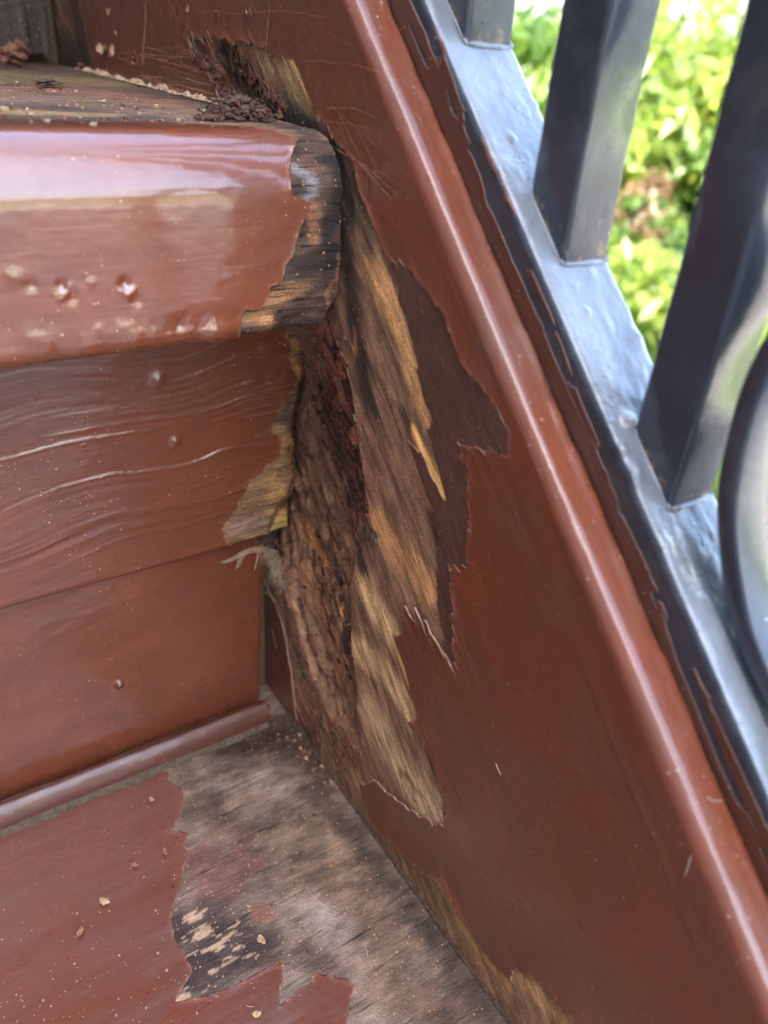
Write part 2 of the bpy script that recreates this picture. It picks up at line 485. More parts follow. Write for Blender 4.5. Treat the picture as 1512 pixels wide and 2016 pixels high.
BARE = [(368, 75), (395, 73), (422, 74), (450, 77), (475, 83), (492, 86), (515, 97), (542, 105), (555, 113), (570, 123), (577, 118), (583, 128),
        (590, 150), (600, 170), (610, 195), (620, 215), (630, 231), (645, 250), (655, 272), (670, 290), (690, 305), (700, 330), (707, 355),
        (712, 380), (714, 402), (726, 404), (735, 440), (750, 475), (765, 512), (785, 517), (812, 533), (840, 562), (866, 602), (890, 660),
        (905, 718), (925, 740), (950, 762), (966, 790), (984, 828), (1000, 850), (1003, 892), (978, 889), (950, 880), (904, 875),
        (906, 905), (920, 925), (918, 980), (923, 1050), (922, 1108), (908, 1120), (882, 1104), (888, 1150), (891, 1200), (896, 1262), (901, 1334),
        (868, 1275), (852, 1252), (838, 1222), (820, 1192), (824, 1222), (812, 1208), (801, 1190), (797, 1222), (793, 1246), (779, 1252), (785, 1278),
        (797, 1306), (805, 1341), (817, 1381), (822, 1421), (808, 1424), (829, 1452), (852, 1492), (864, 1532), (882, 1575), (880, 1627), (856, 1619),
        (829, 1603), (789, 1575), (765, 1556), (741, 1536), (717, 1540), (706, 1548), (717, 1575), (737, 1619), (755, 1642),
        (781, 1664), (805, 1694), (835, 1722), (865, 1722), (883, 1748), (902, 1790), (926, 1832), (944, 1863), (962, 1881), (986, 1911),
        (1004, 1923), (1016, 1911), (1046, 1917), (1070, 1941), (1100, 1971), (1131, 2001), (1145, 2020), (1200, 2120),
        (1060, 2120), (900, 1900), (700, 1640), (590, 1480), (588, 1420), (580, 1360), (571, 1300), (561, 1235), (550, 1205), (534, 1168),
        (500, 1100), (480, 900), (520, 600), (470, 260), (440, 225), (432, 190), (416, 152), (396, 110)]
bare = poly_sd(t, s, str_surf.poly(BARE))
rough_edge = 0.0009 * fbm(t * 120, s * 420, 4, 3) + 0.0006 * fbm(t * 260, s * 1300, 3, 5) + 0.0013 * fbm(t * 45, s * 850, 3, 7)
bare2 = poly_sd(t, s, str_surf.poly([(85, -20), (92, 60), (96, 100), (112, 128), (150, 142), (182, 152), (181, 118), (170, 70), (158, 20), (150, -20)]))
chips = np.full(len(t), -1.0)
for cx, cy, w_, h_ in [(200, 95, 12, 9), (222, 98, 6, 14), (345, 15, 3, 8), (370, 18, 3, 9), (492, 20, 5, 9), (215, 20, 5, 10), (205, 140, 10, 6), (232, 60, 4, 10), (268, 120, 4, 7)]:
    chips = np.maximum(chips, poly_sd(t, s, str_surf.poly([(cx - w_, cy - h_ * .3), (cx - w_ * .2, cy - h_), (cx + w_, cy - h_ * .5), (cx + w_ * .7, cy + h_ * .6), (cx - w_ * .1, cy + h_), (cx - w_ * .8, cy + h_ * .5)])))
hole = np.maximum(np.maximum(bare, bare2), chips) + rough_edge
d_paint = -hole

# rot cavity beside the riser end
CAV = [(600, 640), (655, 648), (672, 700), (690, 770), (708, 880), (728, 1000), (722, 1060), (700, 1110), (688, 1180), (692, 1270), (704, 1380), (690, 1440), (652, 1420), (610, 1330), (585, 1230), (560, 1130), (480, 1060), (470, 900), (500, 640)]
cav = poly_sd(t, s, str_surf.poly(CAV)) + 0.0012 * fbm(t * 70, s * 400, 3, 11)
p_mid = str_surf.unp(640, 900)
lower = smooth(str_surf.unp(640, 1000)[0], str_surf.unp(640, 1350)[0], t)          # shallower lower down
depth = (0.45 * smooth(0.0, 0.0022, cav) + 0.55 * smooth(0.001, 0.014, cav)) * (0.0066 - 0.0026 * lower)
ridge = np.abs(fbm(t * 22, s * 230, 4, 21))
depth = depth + smooth(0.0003, 0.003, cav) * (0.0032 * (0.35 - ridge) + 0.0012 * fbm(t * 190, s * 420, 4, 23))
chk = smooth(0.07, 0.0, np.abs(fbm(t * 75, s * 130, 3, 29))) + 0.7 * smooth(0.06, 0.0, np.abs(fbm(t * 160, s * 240, 2, 30)))
depth = depth + smooth(0.0, 0.0025, cav) * 0.0011 * chk
gap = np.abs(fbm(t * 14, s * 110, 3, 27)); depth = depth + smooth(0.0003, 0.003, cav) * 0.0028 * smooth(0.07, 0.0, gap)
# the splintered lip that stands between the hollow and the step
lip = line_d(t, s, str_surf.poly([(612, 800), (640, 880), (668, 980), (690, 1060)]))
depth = depth - 0.0028 * np.exp(-(lip / 0.0028) ** 2) * (0.7 + 0.6 * fbm(t * 120, s * 500, 3, 9))
# cavity in the upper bare patch
c2 = line_d(t, s, str_surf.poly([(440, 120), (462, 150), (500, 190)]))
depth = depth + 0.0035 * np.exp(-(c2 / 0.004) ** 2) * (0.8 + 0.9 * fbm(t * 120, s * 500, 3, 19))
h_wood = -depth
on_bare = smooth(-0.0005, 0.002, hole)
h_wood = h_wood + on_bare * (0.00012 * fbm(t * 70, s * 900, 3, 31) + 0.00022 * fbm(t * 30, s * 260, 3, 33))
WS = [
 ([(380, 82), (420, 110), (470, 170), (540, 225), (600, 240)], 0.0055, (66, 56, 46), 0.9),
 ([(430, 95), (455, 130), (475, 160)], 0.0018, (28, 25, 24), 0.9),
 ([(470, 200), (520, 215), (560, 235)], 0.0020, (72, 44, 34), 0.8),
 ([(515, 105), (560, 140), (590, 190), (618, 240)], 0.0034, (142, 116, 80), 0.85),
 ([(575, 125), (600, 180), (622, 235)], 0.0014, (168, 134, 88), 0.8),
 ([(560, 245), (620, 262), (662, 300), (680, 360), (690, 420)], 0.0036, (30, 26, 24), 0.95),
 ([(700, 360), (712, 400)], 0.002, (52, 44, 38), 0.8),
 ([(705, 420), (740, 500)], 0.0030, (98, 82, 62), 0.8),
 ([(680, 460), (690, 560), (700, 650), (712, 740), (735, 840), (745, 900)], 0.0046, (48, 38, 33), 0.95),
 ([(735, 520), (765, 590), (800, 690), (828, 770), (848, 820)], 0.0038, (188, 144, 94), 0.97),
 ([(700, 660), (690, 720)], 0.0012, (150, 100, 62), 0.6),
 ([(735, 860), (775, 930), (815, 1010)], 0.0050, (116, 84, 66), 0.85),
 ([(790, 810), (820, 890), (840, 960)], 0.0022, (84, 56, 44), 0.8),
 ([(815, 850), (842, 905), (862, 950), (880, 992)], 0.0016, (214, 166, 98), 0.98),
 ([(740, 1030), (790, 1090), (840, 1160)], 0.0054, (178, 134, 88), 0.9),
 ([(850, 1010), (868, 1100), (876, 1190), (894, 1300)], 0.0022, (66, 44, 38), 0.85),
 ([(690, 1000), (706, 1080), (718, 1130)], 0.0030, (46, 33, 30), 0.92),
 ([(722, 1160), (745, 1210), (780, 1260)], 0.0048, (188, 158, 114), 0.95),
 ([(700, 1280), (745, 1310), (790, 1370), (812, 1410)], 0.0050, (180, 152, 112), 0.95),
 ([(785, 1290), (806, 1350), (818, 1400)], 0.0010, (196, 158, 100), 0.9),
 ([(690, 1180), (680, 1250), (694, 1350), (708, 1440)], 0.0030, (72, 50, 41), 0.9),
 ([(730, 1400), (765, 1480), (830, 1570), (868, 1610)], 0.0078, (168, 144, 112), 0.95),
 ([(850, 1500), (872, 1560), (880, 1620)], 0.0014, (84, 62, 52), 0.8),
 ([(790, 1520), (830, 1570)], 0.0016, (96, 76, 62), 0.7),
 ([(680, 1480), (706, 1540), (740, 1620)], 0.0034, (148, 114, 80), 0.85),
 ([(625, 680), (640, 760), (668, 870), (700, 1000)], 0.0085, (150, 94, 74), 0.95),
 ([(610, 780), (640, 900), (668, 1000)], 0.0040, (104, 56, 45), 0.9),
 ([(650, 700), (690, 900)], 0.0015, (112, 76, 60), 0.7),
 ([(640, 1010), (660, 1060)], 0.0040, (104, 60, 48), 0.8),
 ([(560, 1050), (585, 1090), (610, 1150)], 0.0036, (168, 118, 66), 0.9),
 ([(585, 1160), (620, 1240), (650, 1330)], 0.0052, (146, 106, 74), 0.9),
 ([(560, 1190), (585, 1290), (605, 1360)], 0.0022, (92, 74, 56), 0.8),
 ([(643, 1208), (652, 1246)], 0.0010, (222, 160, 96), 0.95),
 ([(610, 1360), (660, 1440), (690, 1500)], 0.0026, (112, 76, 54), 0.8),
 ([(595, 1420), (620, 1480), (660, 1540)], 0.0022, (50, 34, 28), 0.9),
 ([(760, 1650), (850, 1750), (920, 1860)], 0.0030, (112, 90, 60), 0.9),
 ([(870, 1740), (930, 1850), (1000, 1945)], 0.0022, (156, 118, 74), 0.85),
 ([(1020, 1930), (1080, 1980), (1130, 2030)], 0.0036, (160, 126, 86), 0.9),
 ([(85, -10), (100, 60), (110, 120), (170, 130), (150, 20)], 0.016, (44, 36, 31), 0.95),
 ([(125, 20), (140, 60)], 0.005, (84, 64, 48), 0.8),
 ([(195, 90), (225, 100)], 0.006, (236, 200, 170), 0.95),
 ([(205, 10), (220, 25), (345, 15), (492, 20)], 0.003, (226, 180, 140), 0.9),
]
cols = strokes(G, str_surf, (122, 92, 70), WS, 100) * 1.28
# keep the wood only where it is bare plus a margin (and the coarse remainder of the board)
stringer = layer('stringer', G, 0.004 + hole, h_wood, [M_wood, M_wood], staircase, cols, skirt=0.004)
stringer['label'] = 'sloping side board with a long strip of peeled paint and rotten hollow'
curl = np.exp(-np.clip(d_paint, 0, 1) / 0.0013) * (0.00025 + 0.00075 * np.clip(fbm(t * 90, s * 90, 2, 41), -0.4, 1))
h_p = 0.00032 + curl + 0.00005 * fbm(t * 25, s * 600, 3, 43) + 0.00035 * fbm(t * 9, s * 22, 2, 44) * (1 - on_bare)
# lumpy paint on the rounded top edge
top_z = smooth(SE - 0.001, SE + 0.003, s)
h_p = h_p + top_z * 0.00016 * fbm(t * 55, s * 160, 4, 45)
h_p = h_p + smooth(s_end[10] - 0.0020, s_end[10] - 0.0004, s) * (0.0003 + 0.0004 * fbm(t * 220, s * 300, 3, 47))
edge = np.exp(-np.clip(d_paint, 0, 1) / 0.00022)
layer('paint_coat', G, d_paint, h_p, [M_paint, M_edge], stringer, attrs={'edge': edge}, skirt=0.0006)
UC = [(768, 512), (785, 512), (812, 530), (840, 560), (866, 600), (890, 658), (905, 716), (925, 738), (952, 760), (968, 790), (988, 828), (1004, 850), (1008, 896), (978, 893),
      (950, 884), (908, 880), (908, 905), (924, 925), (922, 980), (926, 1050), (926, 1112), (908, 1124), (884, 1108), (892, 1150), (895, 1200), (900, 1262), (905, 1340),
      (890, 1305), (876, 1270), (872, 1238), (862, 1180), (864, 1120), (862, 1060), (852, 1004), (835, 958), (818, 905), (804, 868), (815, 880), (835, 900), (846, 935), (864, 967), (882, 996), (871, 939), (859, 911), (855, 874), (845, 851), (852, 824),
      (840, 791), (831, 768), (826, 745), (819, 703), (814, 680), (805, 648), (805, 624), (791, 597), (782, 558), (770, 530)]
d_uc = poly_sd(t, s, str_surf.poly(UC)) + 0.0013 * fbm(t * 110, s * 900, 4, 61) + 0.0005 * fbm(t * 420, s * 1600, 3, 63)
d_uc = np.minimum(d_uc, hole + 0.0015)
layer('undercoat', G, d_uc, h_wood * 0.2 + 0.00018, [M_under, M_edge], stringer, skirt=0.0002)
# inner red sliver of paint beside the riser end
SL = [(505, 1150), (534, 1172), (548, 1204), (559, 1236), (569, 1300), (577, 1360), (585, 1415), (560, 1432), (500, 1410)]
d_sl = poly_sd(t, s, str_surf.poly(SL)) + rough_edge
layer('paint_flake', G, d_sl, h_wood * 0.1 + 0.0004, [M_paint, M_cream], stringer, attrs={'edge': np.exp(-np.clip(d_sl, 0, 1) / 0.0004)}, skirt=0.0005)

# loose splinters and crumbs of rot hanging in the hollow
co, tri, mi_ = [], [], []
BOXT = np.array([(0, 2, 1), (1, 2, 3), (4, 5, 6), (5, 7, 6), (0, 1, 4), (1, 5, 4), (2, 6, 3), (3, 6, 7), (0, 4, 2), (2, 4, 6), (1, 3, 5), (3, 7, 5)])
from_px = [(600, 780, 640, 900, 90), (620, 860, 700, 1060, 150), (600, 1060, 680, 1330, 110), (560, 1130, 620, 1380, 60), (640, 660, 680, 820, 40), (600, 1390, 690, 1500, 70), (400, 95, 470, 195, 90), (440, 120, 540, 225, 90)]
hi_ = h_wood.reshape(len(tv), len(sv))
for (u0, v0, u1, v1, cnt_) in from_px:
    for k in range(cnt_):
        q_ = rng.random(); u = u0 + (u1 - u0) * q_ + rng.normal() * 16; v = v0 + (v1 - v0) * q_ + rng.normal() * 14
        p = str_surf.unp(u, v)
        it = min(max(np.searchsorted(tv, p[0]), 0), len(tv) - 1); js = min(max(np.searchsorted(sv, p[1]), 0), len(sv) - 1)
        h0 = hi_[it, js]
        L_ = 0.0006 + 0.0034 * rng.random() ** 2.5; W_ = 0.00025 + 0.0005 * rng.random(); H_ = 0.0002 + 0.0005 * rng.random()
        yaw = rng.normal() * 0.22; tilt = rng.normal() * 0.12
        o_ = len(co)
        for a in (-1, 1):
            for b in (-1, 1):
                for c in (-1, 1):
                    tp_ = 1 - 0.75 * (a > 0) * rng.random()
                    la, lb, lc = a * L_, b * W_ * tp_, c * H_ * tp_
                    tt = p[0] + la * math.cos(yaw) - lb * math.sin(yaw); ss = p[1] + la * math.sin(yaw) + lb * math.cos(yaw)
                    co.append(str_surf.pos(np.array([tt]), np.array([ss]), np.array([h0 + lc + la * tilt + 0.0002]))[0])
        tri.append(BOXT + o_); mi_ += [int(rng.integers(0, 4))] * 12
so = link('rotten_splinters', mesh_from('rotten_splinters', np.array(co), np.concatenate(tri), mat_idx=mi_, smooth_sh=False), [M_rot, M_rot2, M_darkchip, M_rot], stringer)
so['kind'] = 'stuff'

# scratches in the stringer paint
def ribbons(name, surf, lines, mat, parent, h=0.00042):
    co, tri, ts = [], [], []
    for pts, w_ in lines:
        pp = surf.poly(pts)
        if len(pp) < 2: continue
        pp = np.array(pp); L = np.concatenate([[0], np.cumsum(np.hypot(*np.diff(pp, axis=0).T))])
        m_ = max(4, int(L[-1] / 0.0008)); q = np.linspace(0, L[-1], m_)
        x = np.interp(q, L, pp[:, 0]); y = np.interp(q, L, pp[:, 1])
        x += 0.0002 * rng.normal(size=m_).cumsum() * 0.3; y += 0.0002 * rng.normal(size=m_).cumsum() * 0.3
        dx = np.gradient(x); dy = np.gradient(y); ln = np.hypot(dx, dy) + 1e-9
        w2 = 0.75 * w_ * (0.4 + 0.9 * rng.random(m_)) * np.minimum(1, np.minimum(np.arange(m_), np.arange(m_)[::-1]) / 3 + 0.15)
        a = surf.pos(x - dy / ln * w2, y + dx / ln * w2, np.full(m_, h)); b = surf.pos(x + dy / ln * w2, y - dx / ln * w2, np.full(m_, h))
        o = sum(len(k) for k in co); co += [a, b]
        i = np.arange(m_ - 1); A = o + i; B = o + m_ + i
        tri += [np.stack([A, B, B + 1], 1), np.stack([A, B + 1, A + 1], 1)]
    me = mesh_from(name, np.concatenate(co), np.concatenate(tri))
    ob = link(name, me, mat, parent); ob['kind'] = 'stuff'
    return ob
SC = [([(670, 225), (690, 262), (715, 318)], .00016), ([(645, 212), (700, 218), (750, 240)], .00016), ([(660, 290), (720, 325), (790, 385)], .00022), ([(690, 300), (730, 340), (775, 390)], .0002),
      ([(640, 235), (740, 250)], .00010), ([(655, 205), (760, 300)], .00008), ([(600, 120), (690, 125), (760, 150)], .00008), ([(720, 300), (726, 345), (722, 398)], .00012), ([(712, 330), (760, 345), (800, 370)], .0001),
      ([(535, 0), (530, 60), (527, 105)], .0005), ([(290, 0), (288, 60), (282, 140)], .0009), ([(390, 20), (470, 35), (560, 30), (650, 50)], .0001), ([(300, 95), (360, 90), (420, 60)], .0001),
      ([(800, 1195), (812, 1215), (822, 1230)], .00014), ([(818, 1195), (846, 1258), (872, 1290), (900, 1332)], .00016), ([(906, 876), (950, 882), (980, 893)], .00014),
      ([(640, 60), (700, 90), (730, 200)], .00007), ([(700, 250), (750, 340)], .0001), ([(280, 150), (340, 170), (400, 195)], .0006), ([(300, 165), (360, 172), (425, 190)], .0003)]
for k in range(26):
    x0, y0 = 215 + rng.random() * 190, 85 + rng.random() * 90
    SC.append(([(x0, y0), (x0 + 30 + 60 * rng.random(), y0 + 6 + 14 * rng.random())], 0.00012 + 0.0002 * rng.random()))
for k in range(46):
    x0 = 840 + rng.random() * 480; y0 = 1100 + rng.random() * 850
    if x0 > 1000 + (y0 - 1000) * 0.40 or x0 < 700 + (y0 - 1100) * 0.48: continue
    a_ = rng.normal(1.15, 0.3); l_ = 8 + 22 * rng.random()
    SC.append(([(x0, y0), (x0 + l_ * math.cos(a_), y0 + l_ * math.sin(a_))], 0.00004 + 0.00005 * rng.random()))
for k in range(70):
    u_, v_ = BARE[int(rng.integers(24, 80))]
    u_ += rng.normal() * 10 + 6; v_ += rng.normal() * 14; l_ = 6 + 22 * rng.random()
    SC.append(([(u_, v_), (u_ + l_ * 0.36, v_ + l_)], 0.00004 + 0.00007 * rng.random()))
ribbons('scratch_marks', str_surf, SC, M_scr, stringer)

# dirt packed into the seam between stringer and rail
dv = np.arange(-0.25, 0.0, 0.0009); co = []; tri = []
for i, tt in enumerate(dv):
    rr = 0.0006 + 0.0006 * rng.random()
    for k in range(6):
        a = k * math.pi / 3
        co.append(O_ST + D_SL * tt + np.array([1, 0, 0]) * (0.0080 + rr * math.cos(a)) + N_SL * (-0.0009 + rr * math.sin(a)))
    if i:
        for k in range(6):
            a, b = (i - 1) * 6 + k, (i - 1) * 6 + (k + 1) % 6
            tri += [(a, b, b + 6), (a, b + 6, a + 6)]
link('dirt_seam', mesh_from('dirt_seam', np.array(co), np.array(tri)), M_dirt, stringer)

# ---- treads --------------------------------------------------------------------------------
def tread_profile(yr, zt, back):
    f = yr - OVER; R_ = 0.0112
    a = [(f + R_ - R_ * math.cos(q), zt - R_ + R_ * math.sin(q)) for q in np.linspace(0, math.pi / 2, 14)]
    return [(yr + 0.004, zt - THICK), (f + 0.003, zt - THICK), (f + 0.0008, zt - THICK + 0.0007), (f, zt - THICK + 0.003)] + a + [(back, zt)]

# upper tread
ns = Surf((0, 0, 0), (1, 0, 0), (0, 1, 0), (0, 0, 1), tread_profile(0, ZT, GOING + 0.012))
cs = ns.cs
s_front0, s_r0, s_r1, s_back = cs[3], cs[4], cs[17], cs[18]
sv = np.unique(np.round(np.concatenate([np.linspace(0, cs[1], 12), cs[1:4], np.arange(cs[3], s_r1 + 0.03, 0.00038), np.linspace(s_r1 + 0.03, s_back, 240)]), 6))
G2 = Grid(ns, fine(-0.92, 0.0006, -0.088, 0.0006, 0.00038), sv)
t, s = G2.t, G2.s
end = [(683, 300), (686, 350), (684, 400), (680, 450), (676, 500), (672, 560), (668, 610), (660, 640), (640, 655)]
x_end = -0.0006 - 0.0006 * (1 + fbm(s * 300, s * 0 + 3.3, 3, 71)) - 0.0030 * smooth(s_front0 + 0.006, s_front0 - 0.001, s)
keep_w = x_end - t
NB = [('ts', -1.2, s_r1 + 0.0135), (0, 236), (60, 238), (150, 243), (230, 244), (300, 246), (360, 249), (430, 250), (500, 256), (560, 266), (583, 275),
      (578, 295), (573, 315), (570, 340), (571, 365), (574, 381), (594, 394), (607, 400), (601, 425), (592, 445), (585, 466), (580, 500), (562, 520), (556, 554),
      (532, 563), (527, 585), (516, 608), (484, 611), (476, 628), (474, 645), (488, 652), ('ts', -0.0245, s_front0 - 0.0005), ('ts', -0.022, 0.0), ('ts', 0.05, 0.0), ('ts', 0.05, s_back + .01), ('ts', -1.2, s_back + .01)]
hole = poly_sd(t, s, ns.poly(NB)) + 0.0006 * fbm(t * 300, s * 260, 4, 73) + 0.0011 * fbm(t * 60, s * 200, 3, 75) * smooth(s_r1 - 0.002, s_r1 + 0.008, s)
d_paint = np.minimum(-hole, keep_w - 0.0004)
# long shaggy wear at the top border of the paint
h_w = 0.00022 * fbm(t * 60, s * 1200, 4, 77) + 0.0004 * fbm(t * 18, s * 60, 3, 78)
dent = np.zeros(len(t))
for (u_, v_, rad, amp) in [(120, 560, 0.0009, -0.0004), (127, 578, 0.0008, 0.00030), (118, 588, 0.0005, 0.00024), (134, 562, 0.0005, 0.0002), (140, 585, 0.0012, -0.0002), (244, 556, 0.0010, -0.0005), (252, 578, 0.0008, 0.00034), (262, 570, 0.0005, 0.00024), (238, 572, 0.0005, 0.0002), (268, 590, 0.0012, -0.0002), (425, 655, 0.0024, 0.0006), (30, 545, 0.0012, 0.0003), (180, 555, 0.0007, 0.0002),
                            (60, 560, 0.0008, -0.0003), (352, 640, 0.0010, -0.0004)]:
    q = ns.unp(u_, v_)
    dent += amp * np.exp(-(((t - q[0]) / rad) ** 2 + ((s - q[1]) / rad) ** 2))
rag = 0.0007 * fbm(t * 110, s * 110, 4, 79) * smooth(s_front0 + 0.006, s_front0, s)
# rot hole low on the end of the nosing
q = ns.unp(566, 640); q2 = ns.unp(598, 634)
rd = line_d(t, s, [q, q2])
rot = 0.0030 * np.exp(-(rd / 0.0010) ** 2) + 0.001 * np.exp(-(rd / 0.003) ** 2)
h_w = h_w + dent + rag - rot
TS = [([(0, 190), (200, 200), (400, 225), (560, 250)], 0.020, (112, 92, 72), 0.9),
      ([(0, 218), (120, 222), (190, 226)], 0.006, (140, 118, 78), 0.8),
      ([(0, 175), (180, 180), (300, 200)], 0.012, (128, 88, 70), 0.7),
      ([(0, 150), (150, 160)], 0.03, (112, 96, 62), 0.7),
      ([(430, 215), (540, 245), (620, 262)], 0.004, (62, 48, 40), 0.9),
      ([(590, 290), (650, 300), (670, 330)], 0.004, (60, 46, 40), 0.85),
      ([(585, 330), (605, 350), (600, 375)], 0.0022, (120, 118, 122), 0.9),
      ([(620, 320), (630, 390)], 0.0026, (84, 64, 52), 0.8),
      ([(660, 320), (655, 430), (648, 520), (645, 610)], 0.0030, (34, 28, 26), 0.95),
      ([(610, 420), (620, 470)], 0.0022, (128, 92, 64), 0.8),
      ([(570, 520), (610, 530), (625, 500)], 0.0018, (48, 38, 34), 0.85),
      ([(525, 590), (560, 580), (592, 580)], 0.0030, (158, 118, 82), 0.85),
      ([(486, 632), (540, 628)], 0.0014, (164, 122, 84), 0.9),
      ([(600, 600), (640, 590), (650, 560)], 0.0036, (72, 54, 46), 0.9),
      ([(664, 500), (660, 600)], 0.0007, (140, 92, 62), 0.6),
      ([(560, 640), (600, 636)], 0.0009, (22, 16, 14), 1.0)]
cols = strokes(G2, ns, (70, 56, 47), TS, 200, 0.0012)
tread_up = layer('tread', G2, keep_w, h_w, [M_wood_end, M_wood], staircase, cols, skirt=0.010)
tread_up['label'] = 'upper tread with glossy rounded nosing, paint gone at its right end'
worn = smooth(s_r1 - 0.001, s_r1 + 0.012, s) * 0.55 + 0.35 * np.exp(-np.clip(d_paint, 0, 1) / 0.0016) * smooth(-0.03, -0.012, t) * smooth(s_r0 - .004, s_r0 + 0.002, s)
curl = np.exp(-np.clip(d_paint, 0, 1) / 0.0010) * 0.00030 * np.clip(0.4 + fbm(t * 120, s * 120, 2, 81), 0, 1.4)
h_p = 0.00040 + curl + dent + rag - rot + 0.00006 * fbm(t * 22, s * 130, 4, 83) + 0.0001 * fbm(t * 9, s * 12, 2, 84) + 0.00004 * fbm(t * 200, s * 300, 3, 85)
layer('paint_coat', G2, d_paint, h_p, [M_paint_nose, M_edge], tread_up, attrs={'edge': np.exp(-np.clip(d_paint, 0, 1) / 0.0003), 'worn': worn}, skirt=0.0007)

# lower tread
ls = Surf((0, 0, 0), (1, 0, 0), (0, 1, 0), (0, 0, 1), tread_profile(-GOING, 0, 0.012))
cl = ls.cs
sv = np.unique(np.round(np.concatenate([cl[:18], np.linspace(cl[17], cl[18] - 0.150, 6), np.arange(cl[18] - 0.150, cl[18], 0.00042)]), 6))
G3 = Grid(ls, fine(-0.92, -0.0002, -0.108, -0.0002, 0.00042), sv)
t, s = G3.t, G3.s
LB = [(318, 1490), (325, 1507), (330, 1525), (336, 1542), (358, 1553), (362, 1572), (359, 1597), (346, 1625), (336, 1641), (352, 1638), (372, 1642), (361, 1662), (369, 1682),
      (361, 1720), (354, 1750), (342, 1780), (336, 1812), (344, 1850), (360, 1872), (377, 1912), (366, 1936), (342, 1976), (380, 1967), (415, 1960), (460, 1942), (500, 1921),
      (527, 1906), (557, 1885), (556, 1925), (550, 1981), (577, 1961), (616, 1933), (619, 1914), (633, 1922), (652, 1924), (677, 1928), (696, 1941), (690, 1972), (682, 2020), (672, 2060),
      ('ts', -0.03, ls.unp(1005, 2300)[1]), ('ts', 0.05, ls.unp(1005, 2300)[1]), ('ts', 0.05, cl[18] + 0.02), ('ts', -0.035, cl[18] + 0.02)]
hole = poly_sd(t, s, ls.poly(LB)) + 0.0004 * fbm(t * 250, s * 250, 4, 91)
d_paint = -hole
h_w = 0.00012 * fbm(t * 60, s * 900, 4, 93) + 0.00035 * fbm(t * 20, s * 40, 3, 94)
LS = [([(400, 1500), (520, 1480)], 0.008, (112, 98, 84), 0.6),
      ([(470, 1470), (560, 1440), (620, 1500)], 0.009, (58, 46, 39), 0.92),
      ([(520, 1540), (560, 1560)], 0.005, (160, 148, 134), 0.5),
      ([(420, 1540), (470, 1580)], 0.005, (140, 124, 108), 0.6),
      ([(380, 1600), (420, 1590), (470, 1640)], 0.005, (78, 62, 52), 0.8),
      ([(560, 1640), (640, 1620), (700, 1700)], 0.007, (124, 106, 86), 0.7),
      ([(620, 1560), (690, 1640), (780, 1760), (880, 1880), (970, 2010)], 0.0045, (74, 62, 52), 0.85),
      ([(400, 1700), (440, 1740), (480, 1700)], 0.008, (100, 70, 62), 0.9),
      ([(360, 1830), (430, 1820), (500, 1860), (400, 1900)], 0.0075, (58, 46, 42), 0.95),
      ([(370, 1940), (440, 1920), (520, 1890)], 0.003, (64, 48, 42), 0.9),
      ([(500, 1800), (530, 1800)], 0.0022, (112, 70, 56), 0.75),
      ([(600, 1720), (700, 1780), (760, 1860)], 0.008, (112, 92, 74), 0.7),
      ([(620, 1790), (660, 1850)], 0.0055, (160, 150, 140), 0.5),
      ([(700, 1880), (740, 1980)], 0.006, (140, 120, 104), 0.6),
      ([(590, 1880), (640, 1900)], 0.004, (76, 58, 52), 0.8),
      ([(760, 1940), (900, 2000)], 0.006, (104, 80, 60), 0.6)]
cols = strokes(G3, ls, (108, 95, 82), LS, 300, 0.003, 3, 0.5)
# mottled grime and left-over pale flecks following the grain
mot = fbm(t * 90, s * 110, 5, 301); mot2 = fbm(t * 260, s * 420, 4, 303)
cols = cols * (1 + 0.55 * mot + 0.6 * mot2)[:, None].clip(0.4, 1.9)
pl = np.maximum(poly_sd(t, s, ls.poly([(350, 1800), (400, 1795), (470, 1850), (480, 1900), (380, 1950), (345, 1965), (372, 1905), (345, 1850)])), -0.01)
fl = smooth(0.24, 0.34, fbm(t * 230 + s * 60, s * 900, 4, 305) + np.clip(pl, -0.01, 0.002) * 60 - 0.02)
cols = cols * (1 - fl[:, None]) + lin((168, 142, 114)) * fl[:, None]
tread_lo = layer('tread', G3, np.ones(len(t)), h_w, [M_wood_tread], staircase, cols, skirt=0)
tread_lo['label'] = 'lower tread with a ragged patch of grey bare wood near the stringer'
h_p = 0.00030 + 0.00012 * np.exp(-np.clip(d_paint, 0, 1) / 0.0012) + 0.00006 * fbm(t * 20, s * 400, 3, 95) + 0.00028 * fbm(t * 10, s * 18, 2, 96)
layer('paint_coat', G3, d_paint, h_p, [M_paint_tread, M_edge], tread_lo, attrs={'edge': np.exp(-np.clip(d_paint, 0, 1) / 0.00022)}, skirt=0.0005)

yv = np.arange(-0.16, -0.006, 0.0007); co = []; tri = []
for i, y in enumerate(yv):
    rr = (0.0005 + 0.0006 * rng.random()) * (1 + 1.3 * smooth(-0.045, -0.012, y))
    for k in range(6):
        a = k * math.pi / 3
        co.append((-0.0002 + rr * 0.9 * math.cos(a), y, 0.0002 + rr * math.sin(a)))
    if i:
        for k in range(6):
            a, b = (i - 1) * 6 + k, (i - 1) * 6 + (k + 1) % 6
            tri += [(a, b, b + 6), (a, b + 6, a + 6)]
link('dirt_seam', mesh_from('dirt_seam', np.array(co), np.array(tri)), M_dirt, tread_lo)

